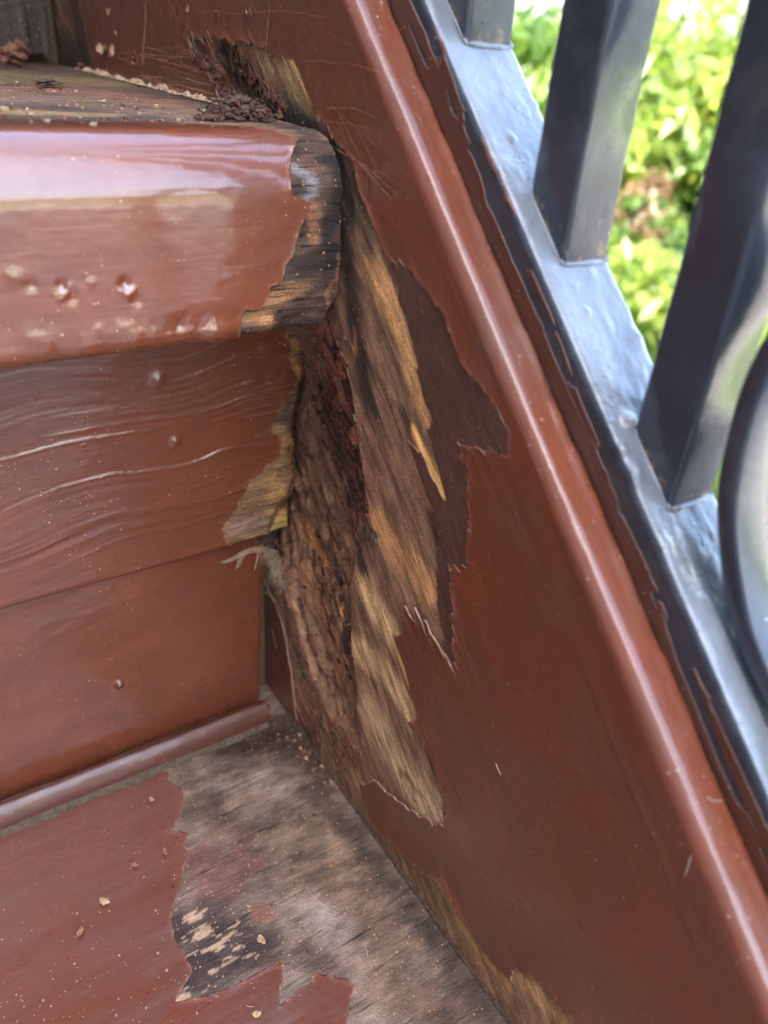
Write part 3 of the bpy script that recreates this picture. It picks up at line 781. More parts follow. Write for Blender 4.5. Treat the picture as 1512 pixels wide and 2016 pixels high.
# ---- riser boards --------------------------------------------------------------------------
Z_J = 0.0702; Z_TOP = ZT - THICK + 0.001
def riser(zlo, zhi, tend, seed, step=0.0004, y=0.0, zfine=True):
    sf = Surf((0, y, 0), (1, 0, 0), (0, 1, 0), (0, 0, 1), [(0.0012, zlo), (0.0002, zlo + 0.0008), (0, zlo + 0.0016), (0, zhi - 0.0016), (0.0002, zhi - 0.0008), (0.0012, zhi)])
    return sf, Grid(sf, fine(-0.92, tend, -0.096, tend, step), np.unique(np.round(np.concatenate([sf.cs, np.arange(sf.cs[2], sf.cs[3], step)]), 6)))

# upper board of the riser
us, G4 = riser(Z_J + 0.0004, Z_TOP, 0.0085, 1)
t, s = G4.t, G4.s
UE = [(622, 640), (624, 690), (612, 735), (606, 760), (600, 785), (592, 830), (588, 870), (586, 905), (592, 935), (590, 962), (578, 985), (562, 1000), (552, 1022), (545, 1042), (522, 1060), (500, 1068), (480, 1085),
      ('ts', -0.012, -0.01), ('ts', -1.2, -0.01), ('ts', -1.2, 0.1), ('ts', 0.0082, 0.1)]
keep_w = poly_sd(t, s, us.poly(UE)) + 0.0007 * fbm(t * 260, s * 260, 4, 111)
UP = [(566, 640), (565, 668), (570, 700), (574, 730), (585, 752), (560, 790), (541, 822), (531, 848), (553, 862), (551, 893), (526, 913), (512, 930), (488, 944), (481, 970), (456, 1012), (438, 1042), (446, 1062), (468, 1075), (478, 1100),
      ('ts', -0.02, -0.01), ('ts', -1.2, -0.01), ('ts', -1.2, 0.1), ('ts', -0.002, 0.1)]
d_paint = np.minimum(poly_sd(t, s, us.poly(UP)) + 0.0006 * fbm(t * 300, s * 300, 4, 113), keep_w - 0.0003)
# raised wavy grain that shows through the paint
wv = s + 0.0017 * np.sin((t + 0.028) * 105 + s * 25) * smooth(-0.012, -0.03, t) + 0.0030 * fbm(t * 34, s * 46, 3, 115) - 0.10 * np.clip(t + 0.05, 0, 1)
gr = fbm(t * 22, wv * 1050, 3, 117, 0.6)
zone = smooth(0.056, 0.044, s) * smooth(0.006, 0.016, s) * (0.35 + 0.65 * smooth(-0.35, 0.25, fbm(t * 28, s * 40, 2, 119)))
ridges = np.clip(gr - 0.12, 0, 1) * 0.0006 * zone
steps = 0.0003 * smooth(-0.0003, 0.0003, wv - 0.0155) + 0.0002 * smooth(-0.0003, 0.0003, wv - 0.0085) - 0.0002 * smooth(-0.0002, 0.0002, wv - 0.029)
h_w = 0.0002 * fbm(t * 60, s * 1300, 4, 121) + 0.0004 * fbm(t * 20, s * 30, 2, 122)
h_w = h_w - 0.0022 * smooth(0.0035, 0.0, keep_w) + 0.0012 * fbm(t * 150, s * 260, 4, 123) * smooth(0.005, 0.0, keep_w)
US = [([(575, 680), (590, 740)], 0.0018, (168, 122, 72), 0.85),
      ([(560, 790), (585, 840), (580, 900)], 0.003, (74, 58, 44), 0.9),
      ([(590, 780), (585, 900)], 0.0008, (40, 30, 24), 0.9),
      ([(575, 860), (580, 930)], 0.001, (170, 122, 68), 0.8),
      ([(520, 930), (560, 960), (540, 1000)], 0.003, (150, 116, 76), 0.9),
      ([(460, 1040), (510, 1030), (530, 1040)], 0.003, (122, 98, 84), 0.9),
      ([(560, 990), (570, 960)], 0.001, (196, 150, 92), 0.8)]
cols = strokes(G4, us, (120, 92, 64), US, 400, 0.0012)
rb = layer('riser_board', G4, keep_w, h_w, [M_wood_end, M_wood_end], staircase, cols, skirt=0.007)
rb['label'] = 'upper riser board with wavy raised grain and rotted ragged end'
dents = np.zeros(len(t))
for (u_, v_, rad, amp) in [(312, 748, 0.0016, 0.0006), (365, 720, 0.004, -0.0001), (490, 758, 0.002, 0.0003), (345, 868, 0.0012, 0.0005)]:
    q = us.unp(u_, v_); dents += amp * np.exp(-(((t - q[0]) / rad) ** 2 + ((s - q[1]) / rad) ** 2))
h_p = 0.0004 + ridges + steps * zone + dents + 0.00022 * fbm(t * 18, s * 40, 3, 125) + 0.00008 * fbm(t * 40, wv * 900, 2, 126) - 0.0018 * smooth(0.003, 0.0, keep_w)
worn4 = 0.30 * smooth(-0.022, -0.008, t) * smooth(0.022, 0.04, s)
M_paint_r2 = paint_material('worn_riser_paint', RED * 0.84, dusty=0.06, rough=0.27, brush=(50, 700), worn=1.0)
layer('paint_coat', G4, d_paint, h_p, [M_paint_r2, M_edge], rb, attrs={'edge': np.exp(-np.clip(d_paint, 0, 1) / 0.0003), 'worn': worn4}, skirt=0.0007)

# lower board of the riser
ws_, G5 = riser(0.001, Z_J + 0.003, 0.0, 2)
t, s = G5.t, G5.s
LE = [(470, 1060), (512, 1068), (528, 1085), (534, 1110), (528, 1140), (527, 1170), (525, 1250), (522, 1320), (522, 1390), ('ts', -0.0062, -0.01), ('ts', -1.2, -0.01), ('ts', -1.2, 0.1), ('ts', -0.03, 0.1)]
keep_w = poly_sd(t, s, ws_.poly(LE)) + 0.0003 * fbm(t * 300, s * 300, 3, 131)
h_p = -0.0026 + 0.0003 * fbm(t * 12, s * 22, 3, 133) + 0.00012 * fbm(t * 50, s * 90, 3, 134) + 0.00018 * np.clip(fbm(t * 50 + s * 30, s * 200 - t * 60, 4, 135), 0, 1)
q = ws_.unp(240, 1358); h_p = h_p + 0.0012 * np.exp(-(((t - q[0]) / 0.0011) ** 2 + ((s - q[1]) / 0.0011) ** 2))
h_p = h_p - 0.0010 * smooth(0.002, 0.0, keep_w)
rb2 = layer('riser_board', G5, keep_w, h_p, [M_paint_riser, M_wood_end], staircase, np.tile(lin((40, 25, 20)), (len(t), 1)), attrs={'edge': np.exp(-np.clip(keep_w, 0, 1) / 0.0003) * 0.7}, skirt=0.006)
rb2['label'] = 'lower riser board, smooth glossy red-brown paint'

# half-round bead at the foot of the riser
bp = [(0.0012 - 0.0036 - 0.0030 * math.cos(a), 0.0016 + (0.0060 if a > math.pi / 2 else 0.0062) * math.sin(a) ** 0.9) for a in np.linspace(0.0, math.pi * 0.93, 22)]
bs = Surf((0, 0, 0), (1, 0, 0), (0, 1, 0), (0, 0, 1), [(bp[0][0], 0.0003)] + bp)
G6 = Grid(bs, fine(-0.92, -0.0062, -0.10, -0.0062, 0.0005), np.unique(np.round(np.linspace(0, bs.cs[-1], 42), 6)))
t, s = G6.t, G6.s
kb = -0.0066 - t + 0.0003 * fbm(s * 400, s * 0, 2, 141)
hb_ = 0.00035 * fbm(t * 30, s * 120, 3, 143) + 0.00012 * fbm(t * 160, s * 300, 3, 144) - 0.0005 * smooth(0.0006, 0, kb)
M_bead = paint_material('dark_bead_paint', RED * np.array((0.55, 0.62, 0.75)), dusty=0.1, rough=0.42, coat=0.3)
bead = layer('bead_moulding', G6, kb, hb_, [M_bead, M_wood_end], staircase, np.tile(lin((90, 66, 50)), (len(t), 1)), attrs={'edge': np.exp(-np.clip(kb, 0, 1) / 0.0004)}, skirt=0.003)
# grimy caulk line in front of the bead
cx_ = np.arange(-0.30, -0.0075, 0.0008); co = []; tri = []
for i, x in enumerate(cx_):
    w_ = 0.0014 + 0.0004 * math.sin(x * 210) + 0.0003 * rng.normal()
    co += [(x, -0.0050, 0.0012), (x, -0.0056 - w_ * 0.5, 0.0009), (x, -0.0060 - w_, 0.00038)]
    if i:
        a = (i - 1) * 3
        for k in (0, 1): tri += [(a + k, a + k + 1, a + k + 4), (a + k, a + k + 4, a + k + 3)]
link('caulk_line', mesh_from('caulk_line', np.array(co), np.array(tri)), M_caulk, staircase)

# block behind the rotted riser end
bb = Surf((0, 0.0062, 0), (1, 0, 0), (0, 1, 0), (0, 0, 1), [(0.006, 0.066), (0, 0.068), (0, Z_TOP + 0.02)])
G7 = Grid(bb, np.arange(-0.016, 0.0046, 0.0005), np.arange(0, bb.cs[-1], 0.0005))
t, s = G7.t, G7.s
cols = np.tile(lin((176, 144, 88)), (len(t), 1)) * (1 + 0.4 * fbm(t * 200, s * 160, 4, 151))[:, None]
dk = smooth(0.15, 0.4, fbm(t * 120, s * 70, 3, 153))[:, None]
cols = cols * (1 - dk) + lin((92, 62, 36)) * dk
link_o = layer('glue_block', G7, np.ones(len(t)), 0.0008 * fbm(t * 90, s * 60, 4, 155), [M_wood_end], staircase, cols, skirt=0)
link_o['label'] = 'pale yellowish block behind the rotted riser end'

link('added_backing', box_mesh('added_backing', (-0.91, 0.013, -0.02), (0.012, 0.020, Z_TOP + 0.001)), M_darkchip, staircase)  # added dark board, stops light leaking through the riser joints

# ---- upper riser, rotten, at the back of the upper tread ------------------------------------
Y2 = GOING
vs, G8 = riser(ZT, ZT + 0.115, -0.0035, 3, 0.0007, Y2)
t, s = G8.t, G8.s
zb = 0.0030 + 0.0022 * fbm(t * 200, t * 0 + 1.7, 4, 161)
keep_w = np.minimum(s - zb, -0.0042 - t + 0.0012 * fbm(s * 120, s * 0 + 2, 3, 163))
cols = np.tile(lin((60, 53, 46)), (len(t), 1)) * (1 + 0.6 * fbm(t * 500, s * 25, 4, 165))[:, None].clip(0.3, 1.8)
M_wood_v = wood_material('dark_upright_grain', (900, 40), 1.0)
rb3 = layer('riser_board', G8, keep_w, 0.0006 * fbm(t * 300, s * 20, 4, 167), [M_wood_v, M_wood_v], staircase, cols, skirt=0.010)
rb3['label'] = 'blackened rotten riser at the back of the upper tread'
# the flight goes on above, below and to the far side
for (zt, yr) in ((2 * RISE, GOING), (3 * RISE, 2 * GOING), (-RISE, -2 * GOING)):
    sf = Surf((0, 0, 0), (1, 0, 0), (0, 1, 0), (0, 0, 1), tread_profile(yr, zt, yr + GOING + 0.012))
    g = Grid(sf, np.linspace(-0.92, -0.0006, 40), sf.cs)
    z = np.zeros(len(g.t))
    layer('tread', g, np.ones(len(g.t)), z, [M_paint_tread], staircase, attrs={'edge': z}, skirt=0)
    link('riser_board', box_mesh('riser_board', (-0.92, yr + (0.0005 if yr != GOING else 0.009), zt - RISE + (0.001 if yr != GOING else -0.004)), (-0.001 if yr != GOING else 0.004, yr + 0.02, zt - THICK - 0.0005)), M_darkchip, staircase)  # box behind the rotten riser is added dark backing for its bright gap
link('riser_board', box_mesh('riser_board', (-0.92, -GOING, -RISE + 0.001), (-0.001, -GOING + 0.018, -THICK - 0.0005)), M_paint_riser, staircase)
g = Grid(Surf(O_ST + np.array([-0.92, 0, 0]), D_SL, (-1, 0, 0), N_SL, [(0, -S_DEPTH)] + arc + [(0.034, 0), (0.034, -S_DEPTH)]), np.linspace(-0.7, 0.75, 30), [0, 0.1, 0.2, SE, SE + 0.002, SE + 0.004, SE + 0.03, SE + 0.035, SE + 0.2])
z = np.zeros(len(g.t)); layer('stringer', g, np.ones(len(g.t)), z, [M_paint], staircase, attrs={'edge': z}, skirt=0)

# ------------------------------------------------------------------ railing
railing = empty('railing', tuple(O_ST))
tag(railing, 'blue-grey painted metal railing welded onto a sloping flat bar', 'railing')
def rail_child(name, me, mats):
    o = link(name, me, mats, railing); o.matrix_parent_inverse = Matrix.Translation(railing.location).inverted(); return o
BX0, BX1, BH = 0.0084, 0.0259, 0.0083
rb_ = 0.0013
ba = [(BX0 + rb_ - rb_ * math.cos(a), BH - rb_ + rb_ * math.sin(a)) for a in np.linspace(0, math.pi / 2, 6)]
bb_ = [(BX1 - rb_ + rb_ * math.sin(a), BH - rb_ + rb_ * math.cos(a)) for a in np.linspace(0, math.pi / 2, 6)]
bar = Surf(O_ST, D_SL, (1, 0, 0), N_SL, [(BX0, -0.0006)] + ba + bb_ + [(BX1, -0.0006)])
c_ = bar.cs
G9 = Grid(bar, fine(-0.6, 0.7, -0.20, 0.03, 0.0006), np.unique(np.round(np.concatenate([np.linspace(0, c_[1], 18), c_[1:7], np.linspace(c_[6], c_[7], 34), c_[7:]]), 6)))
t, s = G9.t, G9.s
hb_ = 0.00030 * fbm(t * 60, s * 90, 3, 171) + 0.00012 * fbm(t * 90, s * 700, 3, 170) + 0.0004 * np.clip(fbm(t * 160, s * 200, 3, 172), 0, 1) + 0.0010 * np.clip(fbm(t * 300, s * 340, 2, 173) - 0.42, 0, 1)
for (u_, v_, rad, amp) in [(1235, 830, 0.0012, 0.0016), (1245, 930, 0.0020, 0.0014), (1250, 660, 0.0014, 0.0008), (1222, 885, 0.0009, 0.0012), (1300, 1075, 0.0016, 0.0008), (1380, 1150, 0.003, -0.0006)]:
    q = bar.unp(u_, v_)
    if q: hb_ = hb_ + amp * np.exp(-(((t - q[0]) / rad) ** 2 + ((s - q[1]) / rad) ** 2))
hb_ = hb_ * smooth(c_[1] * 0.7, c_[6] + 0.001, s) + 0.00008 * fbm(t * 90, s * 300, 3, 177)
o = layer('rail_bar', G9, s - c_[4], hb_, [M_steel_bar], railing, skirt=0)
o.matrix_parent_inverse = Matrix.Translation(railing.location).inverted()
oe = layer('bar_edge', G9, c_[4] + 1e-5 - s, hb_, [M_steel], o, attrs={'rust': 0.10 + 0 * s}, skirt=0)
oe.matrix_parent_inverse = Matrix.Identity(4)
# red-brown paint slopped up the side of the bar
lim = c_[1] * (0.90 + 0.42 * fbm(t * 13, s * 0 + 0.5, 3, 181)) + 0.0018 * fbm(t * 70, s * 380, 5, 183)
patchy = 0.0085 * fbm(t * 80, s * 560, 5, 185) - 0.0004
d_sl = np.minimum(np.minimum(lim - s, patchy * smooth(0.25, 0.6, s / c_[1]) + 0.0016 * (0.95 - s / c_[1])), s - 0.0006)
op = layer('paint_smear', G9, d_sl, hb_ + 0.00022, [M_smear, M_smear], o, attrs={'edge': np.zeros(len(t))}, skirt=0.0003)
op.matrix_parent_inverse = Matrix.Identity(4)

def baluster(yc):
    x0, x1 = 0.0138, 0.0250; hw = 0.0053
    zb = O_ST[2] + yc * 0.948 + 0.0083 / CT
    me = bpy.data.meshes.new('baluster'); bm = bmesh.new()
    zl = np.concatenate([[0.0], np.linspace(0.008, 0.16, 50), [0.75]])
    rings = []
    pr = []
    bv = 0.0009
    for (sx, sy) in ((-1, -1), (1, -1), (1, 1), (-1, 1)):
        cx, cy = (x0 + bv if sx < 0 else x1 - bv), (yc - hw + bv if sy < 0 else yc + hw - bv)
        a0 = math.atan2(sy, sx) - math.pi / 4
        for k in range(4): pr.append((cx + bv * math.cos(a0 + k * math.pi / 6), cy + bv * math.sin(a0 + k * math.pi / 6)))
    pr = sorted(pr, key=lambda p: math.atan2(p[1] - yc, p[0] - (x0 + x1) / 2))
    for j, z in enumerate(zl):
        rg = []
        for k, (x, y) in enumerate(pr):
            base = zb + (y - yc) * 0.948 - 0.0006
            zz = base if j == 0 else max(base + 0.0001 * j, zb + z)
            wob = 0.00016 * math.sin(z * 160 + k) * math.sin(z * 47 + 2 * k)
            rg.append(bm.verts.new((x + wob * (1 if x > (x0 + x1) / 2 else -1), y + wob * (1 if y > yc else -1), zz)))
        rings.append(rg)
    for a, b in zip(rings, rings[1:]):
        for k in range(len(pr)):
            bm.faces.new((a[k], a[(k + 1) % len(pr)], b[(k + 1) % len(pr)], b[k]))
    bm.faces.new(rings[-1])
    bm.to_mesh(me); bm.free()
    ra = me.attributes.new('rust', 'FLOAT', 'POINT')
    ra.data.foreach_set('value', np.array([0.36 * math.exp(-max(0, v.co.z - zb - (v.co.y - yc) * 0.948) / 0.0045) for v in me.vertices], np.float32))
    for p in me.polygons: p.use_smooth = True
    ob = rail_child('baluster', me, M_steel)
    # weld bead round the foot
    co, tri = [], []; N = 64
    for i in range(N):
        a = i / N * len(pr); k = int(a); f = a - k
        p0, p1 = pr[k], pr[(k + 1) % len(pr)]
        x = p0[0] + (p1[0] - p0[0]) * f; y = p0[1] + (p1[1] - p0[1]) * f
        rr = 0.0002 + 0.0006 * abs(math.sin(i * 0.37 + yc * 90)) * (0.6 + 0.6 * random.random())
        for m_ in range(5):
            b = m_ * 2 * math.pi / 5
            ox, oy = x - (x0 + x1) / 2, y - yc; l_ = math.hypot(ox, oy)
            co.append((x + ox / l_ * rr * math.cos(b), y + oy / l_ * rr * math.cos(b), zb + (y - yc) * 0.948 + rr * math.sin(b)))
    for i in range(N):
        for m_ in range(5):
            a, b = i * 5 + m_, i * 5 + (m_ + 1) % 5; c, d = ((i + 1) % N) * 5 + m_, ((i + 1) % N) * 5 + (m_ + 1) % 5
            tri += [(a, c, d), (a, d, b)]
    wb = link('weld_bead', mesh_from('weld_bead', np.array(co), np.array(tri)), M_steel_bar, ob)
    return ob
for k in range(-1, 3): baluster(-0.0392 - 0.0335 * k)

# ring between the balusters
cy, cz, Rr, th_ = -0.1713, 0.1560, 0.0548, 0.0036
N = 120; pr = []
bv = 0.0007; X0, X1 = 0.0138, 0.0252
prof = [(X0 + bv, Rr), (X0 + bv * .3, Rr - bv * .3), (X0, Rr - bv), (X0, Rr - th_ + bv), (X0 + bv * .3, Rr - th_ + bv * .3), (X0 + bv, Rr - th_), (X1 - bv, Rr - th_), (X1, Rr - th_ + bv), (X1, Rr - bv), (X1 - bv, Rr)]
co, tri = [], []
for i in range(N):
    a = 2 * math.pi * i / N
    for (x, rr) in prof:
        rr2 = rr + 0.00012 * math.sin(a * 17 + x * 900)
        co.append((x, cy + rr2 * math.cos(a), cz + rr2 * math.sin(a)))
P_ = len(prof)
for i in range(N):
    for k in range(P_):
        a, b = i * P_ + k, i * P_ + (k + 1) % P_; c, d = ((i + 1) % N) * P_ + k, ((i + 1) % N) * P_ + (k + 1) % P_
        tri += [(a, b, d), (a, d, c)]
rail_child('ring', mesh_from('ring', np.array(co), np.array(tri)), M_steel)

# ------------------------------------------------------------------ crumbs, chips, web
def lump(name, loc, size, mat, seed, squash=(1, 1, 0.6), sub=2, rough=0.35):
    rs = random.Random(seed)
    bm = bmesh.new(); bmesh.ops.create_icosphere(bm, subdivisions=sub, radius=1)
    ph = [rs.uniform(0, 6.28) for _ in range(6)]
    for v in bm.verts:
        c = v.co.copy()
        k = 1 + rough * (math.sin(3 * c.x + ph[0]) * math.sin(4 * c.y + ph[1]) + 0.6 * math.sin(7 * c.z + ph[2] + 3 * c.x)) + rough * 0.5 * rs.uniform(-1, 1)
        v.co = Vector((c.x * k * squash[0], c.y * k * squash[1], c.z * k * squash[2])) * size
    rot = Matrix.Rotation(rs.uniform(0, 6.28), 3, 'Z')
    for v in bm.verts: v.co = rot @ v.co
    zmin = min(v.co.z for v in bm.verts)
    for v in bm.verts: v.co.z -= zmin
    me = bpy.data.meshes.new(name); bm.to_mesh(me); bm.free(); me.materials.append(mat)
    o = bpy.data.objects.new(name, me); scene.collection.objects.link(o); o.location = loc
    return o
SUR_UP, SUR_LO = ZT + 0.0003, 0.0004
def on_z(u, v, z): p = at(u, v, 2, z); return (p[0], p[1], z)

chips = [  # pixel, level, size, material, squash, label, name
 ((205, 1778), 0.0007, 0.0012, M_tan, (1.0, 0.8, 0.5), 'pale tan crumbled chip on the painted lower tread', 'wood_crumb'),
 ((160, 1835), 0.0007, 0.0011, M_orange, (0.7, 1.2, 0.5), 'thin brown splinter below the tan chip on the painted lower tread', 'wood_splinter'),
 ((515, 1852), 0.0004, 0.0010, M_tan, (1.2, 0.8, 0.4), 'flat cream flake on the dark bare wood of lower tread', 'wood_flake'),
 ((653, 1705), 0.0004, 0.0010, M_orange, (1.0, 1.0, 0.4), 'orange-brown flake on grey bare wood near the stringer', 'wood_flake'),
 ((505, 1999), 0.0007, 0.0009, M_tan, (0.8, 1.1, 0.6), 'yellowish crumb at the bottom edge between paint tongues', 'wood_crumb'),
 ((265, 1705), 0.0007, 0.0008, M_orange, (1.3, 0.6, 0.5), 'small pinkish flake beside the scratches on the lower tread', 'wood_flake'),
 ((325, 1680), 0.0007, 0.0009, M_orange, (0.6, 1.2, 0.5), 'small orange crumb by the left edge of bare tread wood', 'wood_crumb'),
 ((298, 1575), 0.0007, 0.0008, M_tan, (1.1, 0.7, 0.5), 'tan crumb on the lower tread just below the bead moulding', 'wood_crumb'),
 ((95, 171), SUR_UP, 0.0020, M_darkchip, (1.6, 0.9, 0.35), 'dark curled bark-like chip lying on the upper tread', 'bark_chip'),
 ((160, 137), SUR_UP, 0.0013, M_rot, (1.0, 1.0, 0.7), 'small dark red crumb near the back of the upper tread', 'rotten_crumb'),
 ((22, 133), SUR_UP, 0.0034, M_rot2, (1.3, 1.0, 0.8), 'large reddish rotten lump at the foot of the blackened riser', 'rotten_lump'),
 ((45, 128), SUR_UP, 0.0026, M_rot2, (1.2, 1.0, 0.9), 'smaller reddish rotten lump right of the large one by the blackened riser', 'rotten_lump'),
 ((88, 104), SUR_UP, 0.0045, M_rot, (0.8, 0.8, 1.5), 'crumbling red-brown stump between the two blackened boards', 'rotten_lump'),
]
for i, (px, z, sz, mt, sq, lab, nm) in enumerate(chips):
    o = lump(nm, on_z(px[0], px[1], z), sz, mt, 500 + i, sq, 4 if sz > 0.0015 else 2, 0.35 if sz < 0.002 else 0.5)
    tag(o, lab, 'wood crumb' if 'chip' not in nm else 'bark chip')

def joined(name, specs, label, cat, kind=None):
    """many tiny grains as one object"""
    bm = bmesh.new(); mats = []
    for (loc, size, mt, sq) in specs:
        if mt not in mats: mats.append(mt)
        r_ = bmesh.ops.create_cube(bm, size=1.5)
        rm_ = Vector((random.gauss(0, 1), random.gauss(0, 1), random.gauss(0, 1.6))).to_track_quat('Z', 'Y').to_matrix() if sq[0] > 1.5 else Matrix.Rotation(random.uniform(0, 6.28), 3, 'Z')
        for v in r_['verts']:
            c = v.co * (1 + random.uniform(-0.55, 0.4))
            x, y, z = c.x * sq[0], c.y * sq[1], c.z * sq[2]
            v.co = (rm_ @ Vector((x, y, z))) * size + Vector(loc)
        for f in {f for v in r_['verts'] for f in v.link_faces}: f.material_index = mats.index(mt)
    me = bpy.data.meshes.new(name); bm.to_mesh(me); bm.free()
    for mt in mats: me.materials.append(mt)
    o = bpy.data.objects.new(name, me); scene.collection.objects.link(o)
    return tag(o, label, cat, kind=kind)

sp_ = []
for k in range(420):                       # crumbs on the lower tread, thickest in the corner
    if k < 320: u, v = (lambda q_: (570 + 100 * q_ + 10 - abs(rng.normal(0, 26)), 1432 + 105 * q_ + abs(rng.normal(0, 16))))(rng.random())
    else: u, v = 330 + rng.random() * 480, 1500 + rng.random() * 480
    p = at(u, v, 2, 0.0006)
    if p[0] > -0.0012 or p[1] > -0.008: continue
    sp_.append(((p[0], p[1], 0.0005), 0.00012 + 0.0006 * rng.random() ** 3, [M_tan, M_orange, M_rot, M_darkchip, M_darkchip, M_rot2][int(rng.integers(0, 6))], (1, 0.8, 0.6)))
for k in range(120):
    p = at(rng.random() * 420 - 20, 1560 + rng.random() * 450, 2, 0.0008)
    if p[1] > -0.010: continue
    sp_.append(((p[0], p[1], 0.0007), 0.00014 + 0.0002 * rng.random() ** 2, [M_tan, M_tan, M_orange][int(rng.integers(0, 3))], (1, 0.8, 0.6)))
joined('wood_crumbs', sp_, 'fine tan and orange wood crumbs scattered over the lower tread', 'wood crumbs', 'stuff')
sp_ = []
for k in range(170):                       # crumbs on the upper tread
    u = rng.random() * 540; v = 150 + u * 0.16 + rng.random() * 80
    p = at(u, v, 2, ZT + 0.0004)
    if p[0] > -0.001 or p[1] > GOING - 0.004 or p[1] < -0.015: continue
    sp_.append(((p[0], p[1], ZT + 0.0003), 0.0002 + 0.0006 * rng.random() ** 3, [M_tan, M_rot, M_orange, M_cream][int(rng.integers(0, 4))], (1, 0.8, 0.6)))
joined('wood_crumbs', sp_, 'fine dark and pale crumbs scattered over the upper tread', 'wood crumbs', 'stuff')
yy = np.arange(0.004, 0.168, 0.0005); co = []; tri = []      # ragged cream filler in the joint
for i, y in enumerate(yy):
    a_ = float(fbm(np.array([y * 260]), np.array([0.3]), 4, 701)[0]); b_ = float(fbm(np.array([y * 420]), np.array([7.3]), 4, 703)[0])
    hgt = max(0.0002, 0.0006 + 0.0026 * a_); out = max(0.0004, 0.0012 + 0.0020 * b_)
    co += [(-0.0004, y, ZT + 0.0002 + hgt), (-0.0007 - out * 0.4, y, ZT + 0.0004 + hgt * 0.55), (-0.0008 - out, y, ZT + 0.0003)]
    if i:
        a = (i - 1) * 3
        for k in (0, 1): tri += [(a + k, a + k + 3, a + k + 4), (a + k, a + k + 4, a + k + 1)]
link('filler_strip', mesh_from('filler_strip', np.array(co), np.array(tri), smooth_sh=False), M_filler, tread_up)
# crumbled rot pile against the stringer
sp_ = []
for k in range(800):
    q = rng.random()
    u = 405 + 125 * q + rng.normal() * 8; v = 232 + 6 * rng.normal() - 6
    p = at(u, v, 2, ZT + 0.0006)
    hgt = 0.0040 * math.exp(-((q - 0.55) / 0.35) ** 2) * rng.random()
    sp_.append(((min(p[0], -0.0008), min(max(p[1], -0.004), 0.06), ZT + 0.0004 + hgt), 0.00022 + 0.0006 * rng.random() ** 2, [M_rot, M_darkchip, M_darkchip, M_darkchip, M_darkchip][int(rng.integers(0, 5))], (1.9, 0.7, 0.7)))
joined('rotten_wood_pile', sp_, 'dark heap of crumbled rotten wood against the stringer on the upper tread', 'wood debris')

def fibres(name, paths, rad, mat, label, cat):
    co, tri = [], []
    for P in paths:
        P = np.array(P); o = len(co)
        for i in range(len(P)):
            d = P[min(i + 1, len(P) - 1)] - P[max(i - 1, 0)]; d = d / (np.linalg.norm(d) + 1e-12)
            a = np.cross(d, [0.3, 0.8, 0.5]); a /= np.linalg.norm(a) + 1e-12; b = np.cross(d, a)
            w_ = rad * (0.5 + 0.5 * math.sin(math.pi * (i + 0.5) / len(P)))
            for k in range(3):
                q = k * 2.094; co.append(P[i] + (a * math.cos(q) + b * math.sin(q)) * w_)
        for i in range(len(P) - 1):
            for k in range(3):
                a, b = o + i * 3 + k, o + i * 3 + (k + 1) % 3
                tri += [(a, b, b + 3), (a, b + 3, a + 3)]
    ob = link(name, mesh_from(name, np.array(co), np.array(tri)), mat)
    return tag(ob, label, cat)
def curve_px(pts, fn, m_=14, jit=0.0):
    P = np.array([fn(*q) for q in pts]); L = np.linspace(0, len(P) - 1, m_)
    r_ = np.stack([np.interp(L, np.arange(len(P)), P[:, k]) for k in range(3)], 1)
    ker = np.array([.25, .5, .25])
    for _ in range(3):
        r_[1:-1] = r_[:-2] * .25 + r_[1:-1] * .5 + r_[2:] * .25
    return r_ + rng.normal(size=r_.shape) * jit
fr = lambda u, v: at(u, v, 1, -0.0022)
web = []
for k in range(220):
    q_ = rng.random(); u0, v0 = 522 + 30 * q_ + rng.normal() * 6, 1086 + 66 * q_ ** 1.3 + rng.normal() * 7
    pts = [(u0, v0)]
    for j in range(4): pts.append((pts[-1][0] + rng.normal() * 4 + 1, pts[-1][1] + rng.normal() * 5 + 2.5))
    web.append(curve_px(pts, fr, 10, 0.00018))
for pts in ([(535, 1085), (500, 1078), (470, 1092), (450, 1104), (430, 1106)], [(520, 1078), (490, 1085), (478, 1098), (466, 1112), (462, 1120)], [(505, 1080), (480, 1090), (468, 1118)], [(515, 1090), (512, 1110), (505, 1122)], [(540, 1120), (528, 1140), (522, 1160)], [(548, 1130), (535, 1150), (530, 1172)]):
    for k in range(2):
        web.append(curve_px([(u + rng.normal() * 3, v + rng.normal() * 3) for u, v in pts], fr, 12, 0.00012))
for w0 in np.linspace(-1, 1, 9):
    for pts in ([(546, 1094), (520, 1080), (492, 1082), (474, 1092), (456, 1103), (434, 1108)], [(512, 1080), (508, 1096), (503, 1112), (500, 1122)], [(478, 1090), (470, 1104), (466, 1118)]):
        web.append(curve_px([(u + rng.normal() * 1.0, v + w0 * 7 * (1 - k_ / len(pts)) + rng.normal() * 1.0) for k_, (u, v) in enumerate(pts)], fr, 14, 0.00005))
fibres('cobweb', web, 0.00006, M_web2, 'greyish tuft of old cobweb in the rotted joint between riser boards', 'cobweb')
lx = lambda u, v: (lambda q: str_surf.pos(np.array([q[0]]), np.array([q[1]]), np.array([0.0008]))[0])(str_surf.unp(u, v))
for pts, lab in (([(1384, 1570), (1395, 1578), (1413, 1579)], 'short white hair stuck on the stringer edge by the seam'),
                 ([(1365, 1680), (1362, 1700), (1356, 1715), (1353, 1722)], 'small curled white hair on the rounded stringer edge, lower right'),
                 ([(982, 1500), (986, 1512), (992, 1523)], 'tiny pale hair on the flat painted stringer face')):
    fibres('hair', [curve_px(pts, lx, 10)], 0.00009, M_web, lab, 'hair')
tp = lambda u, v: at(u, v, 2, 0.0010)
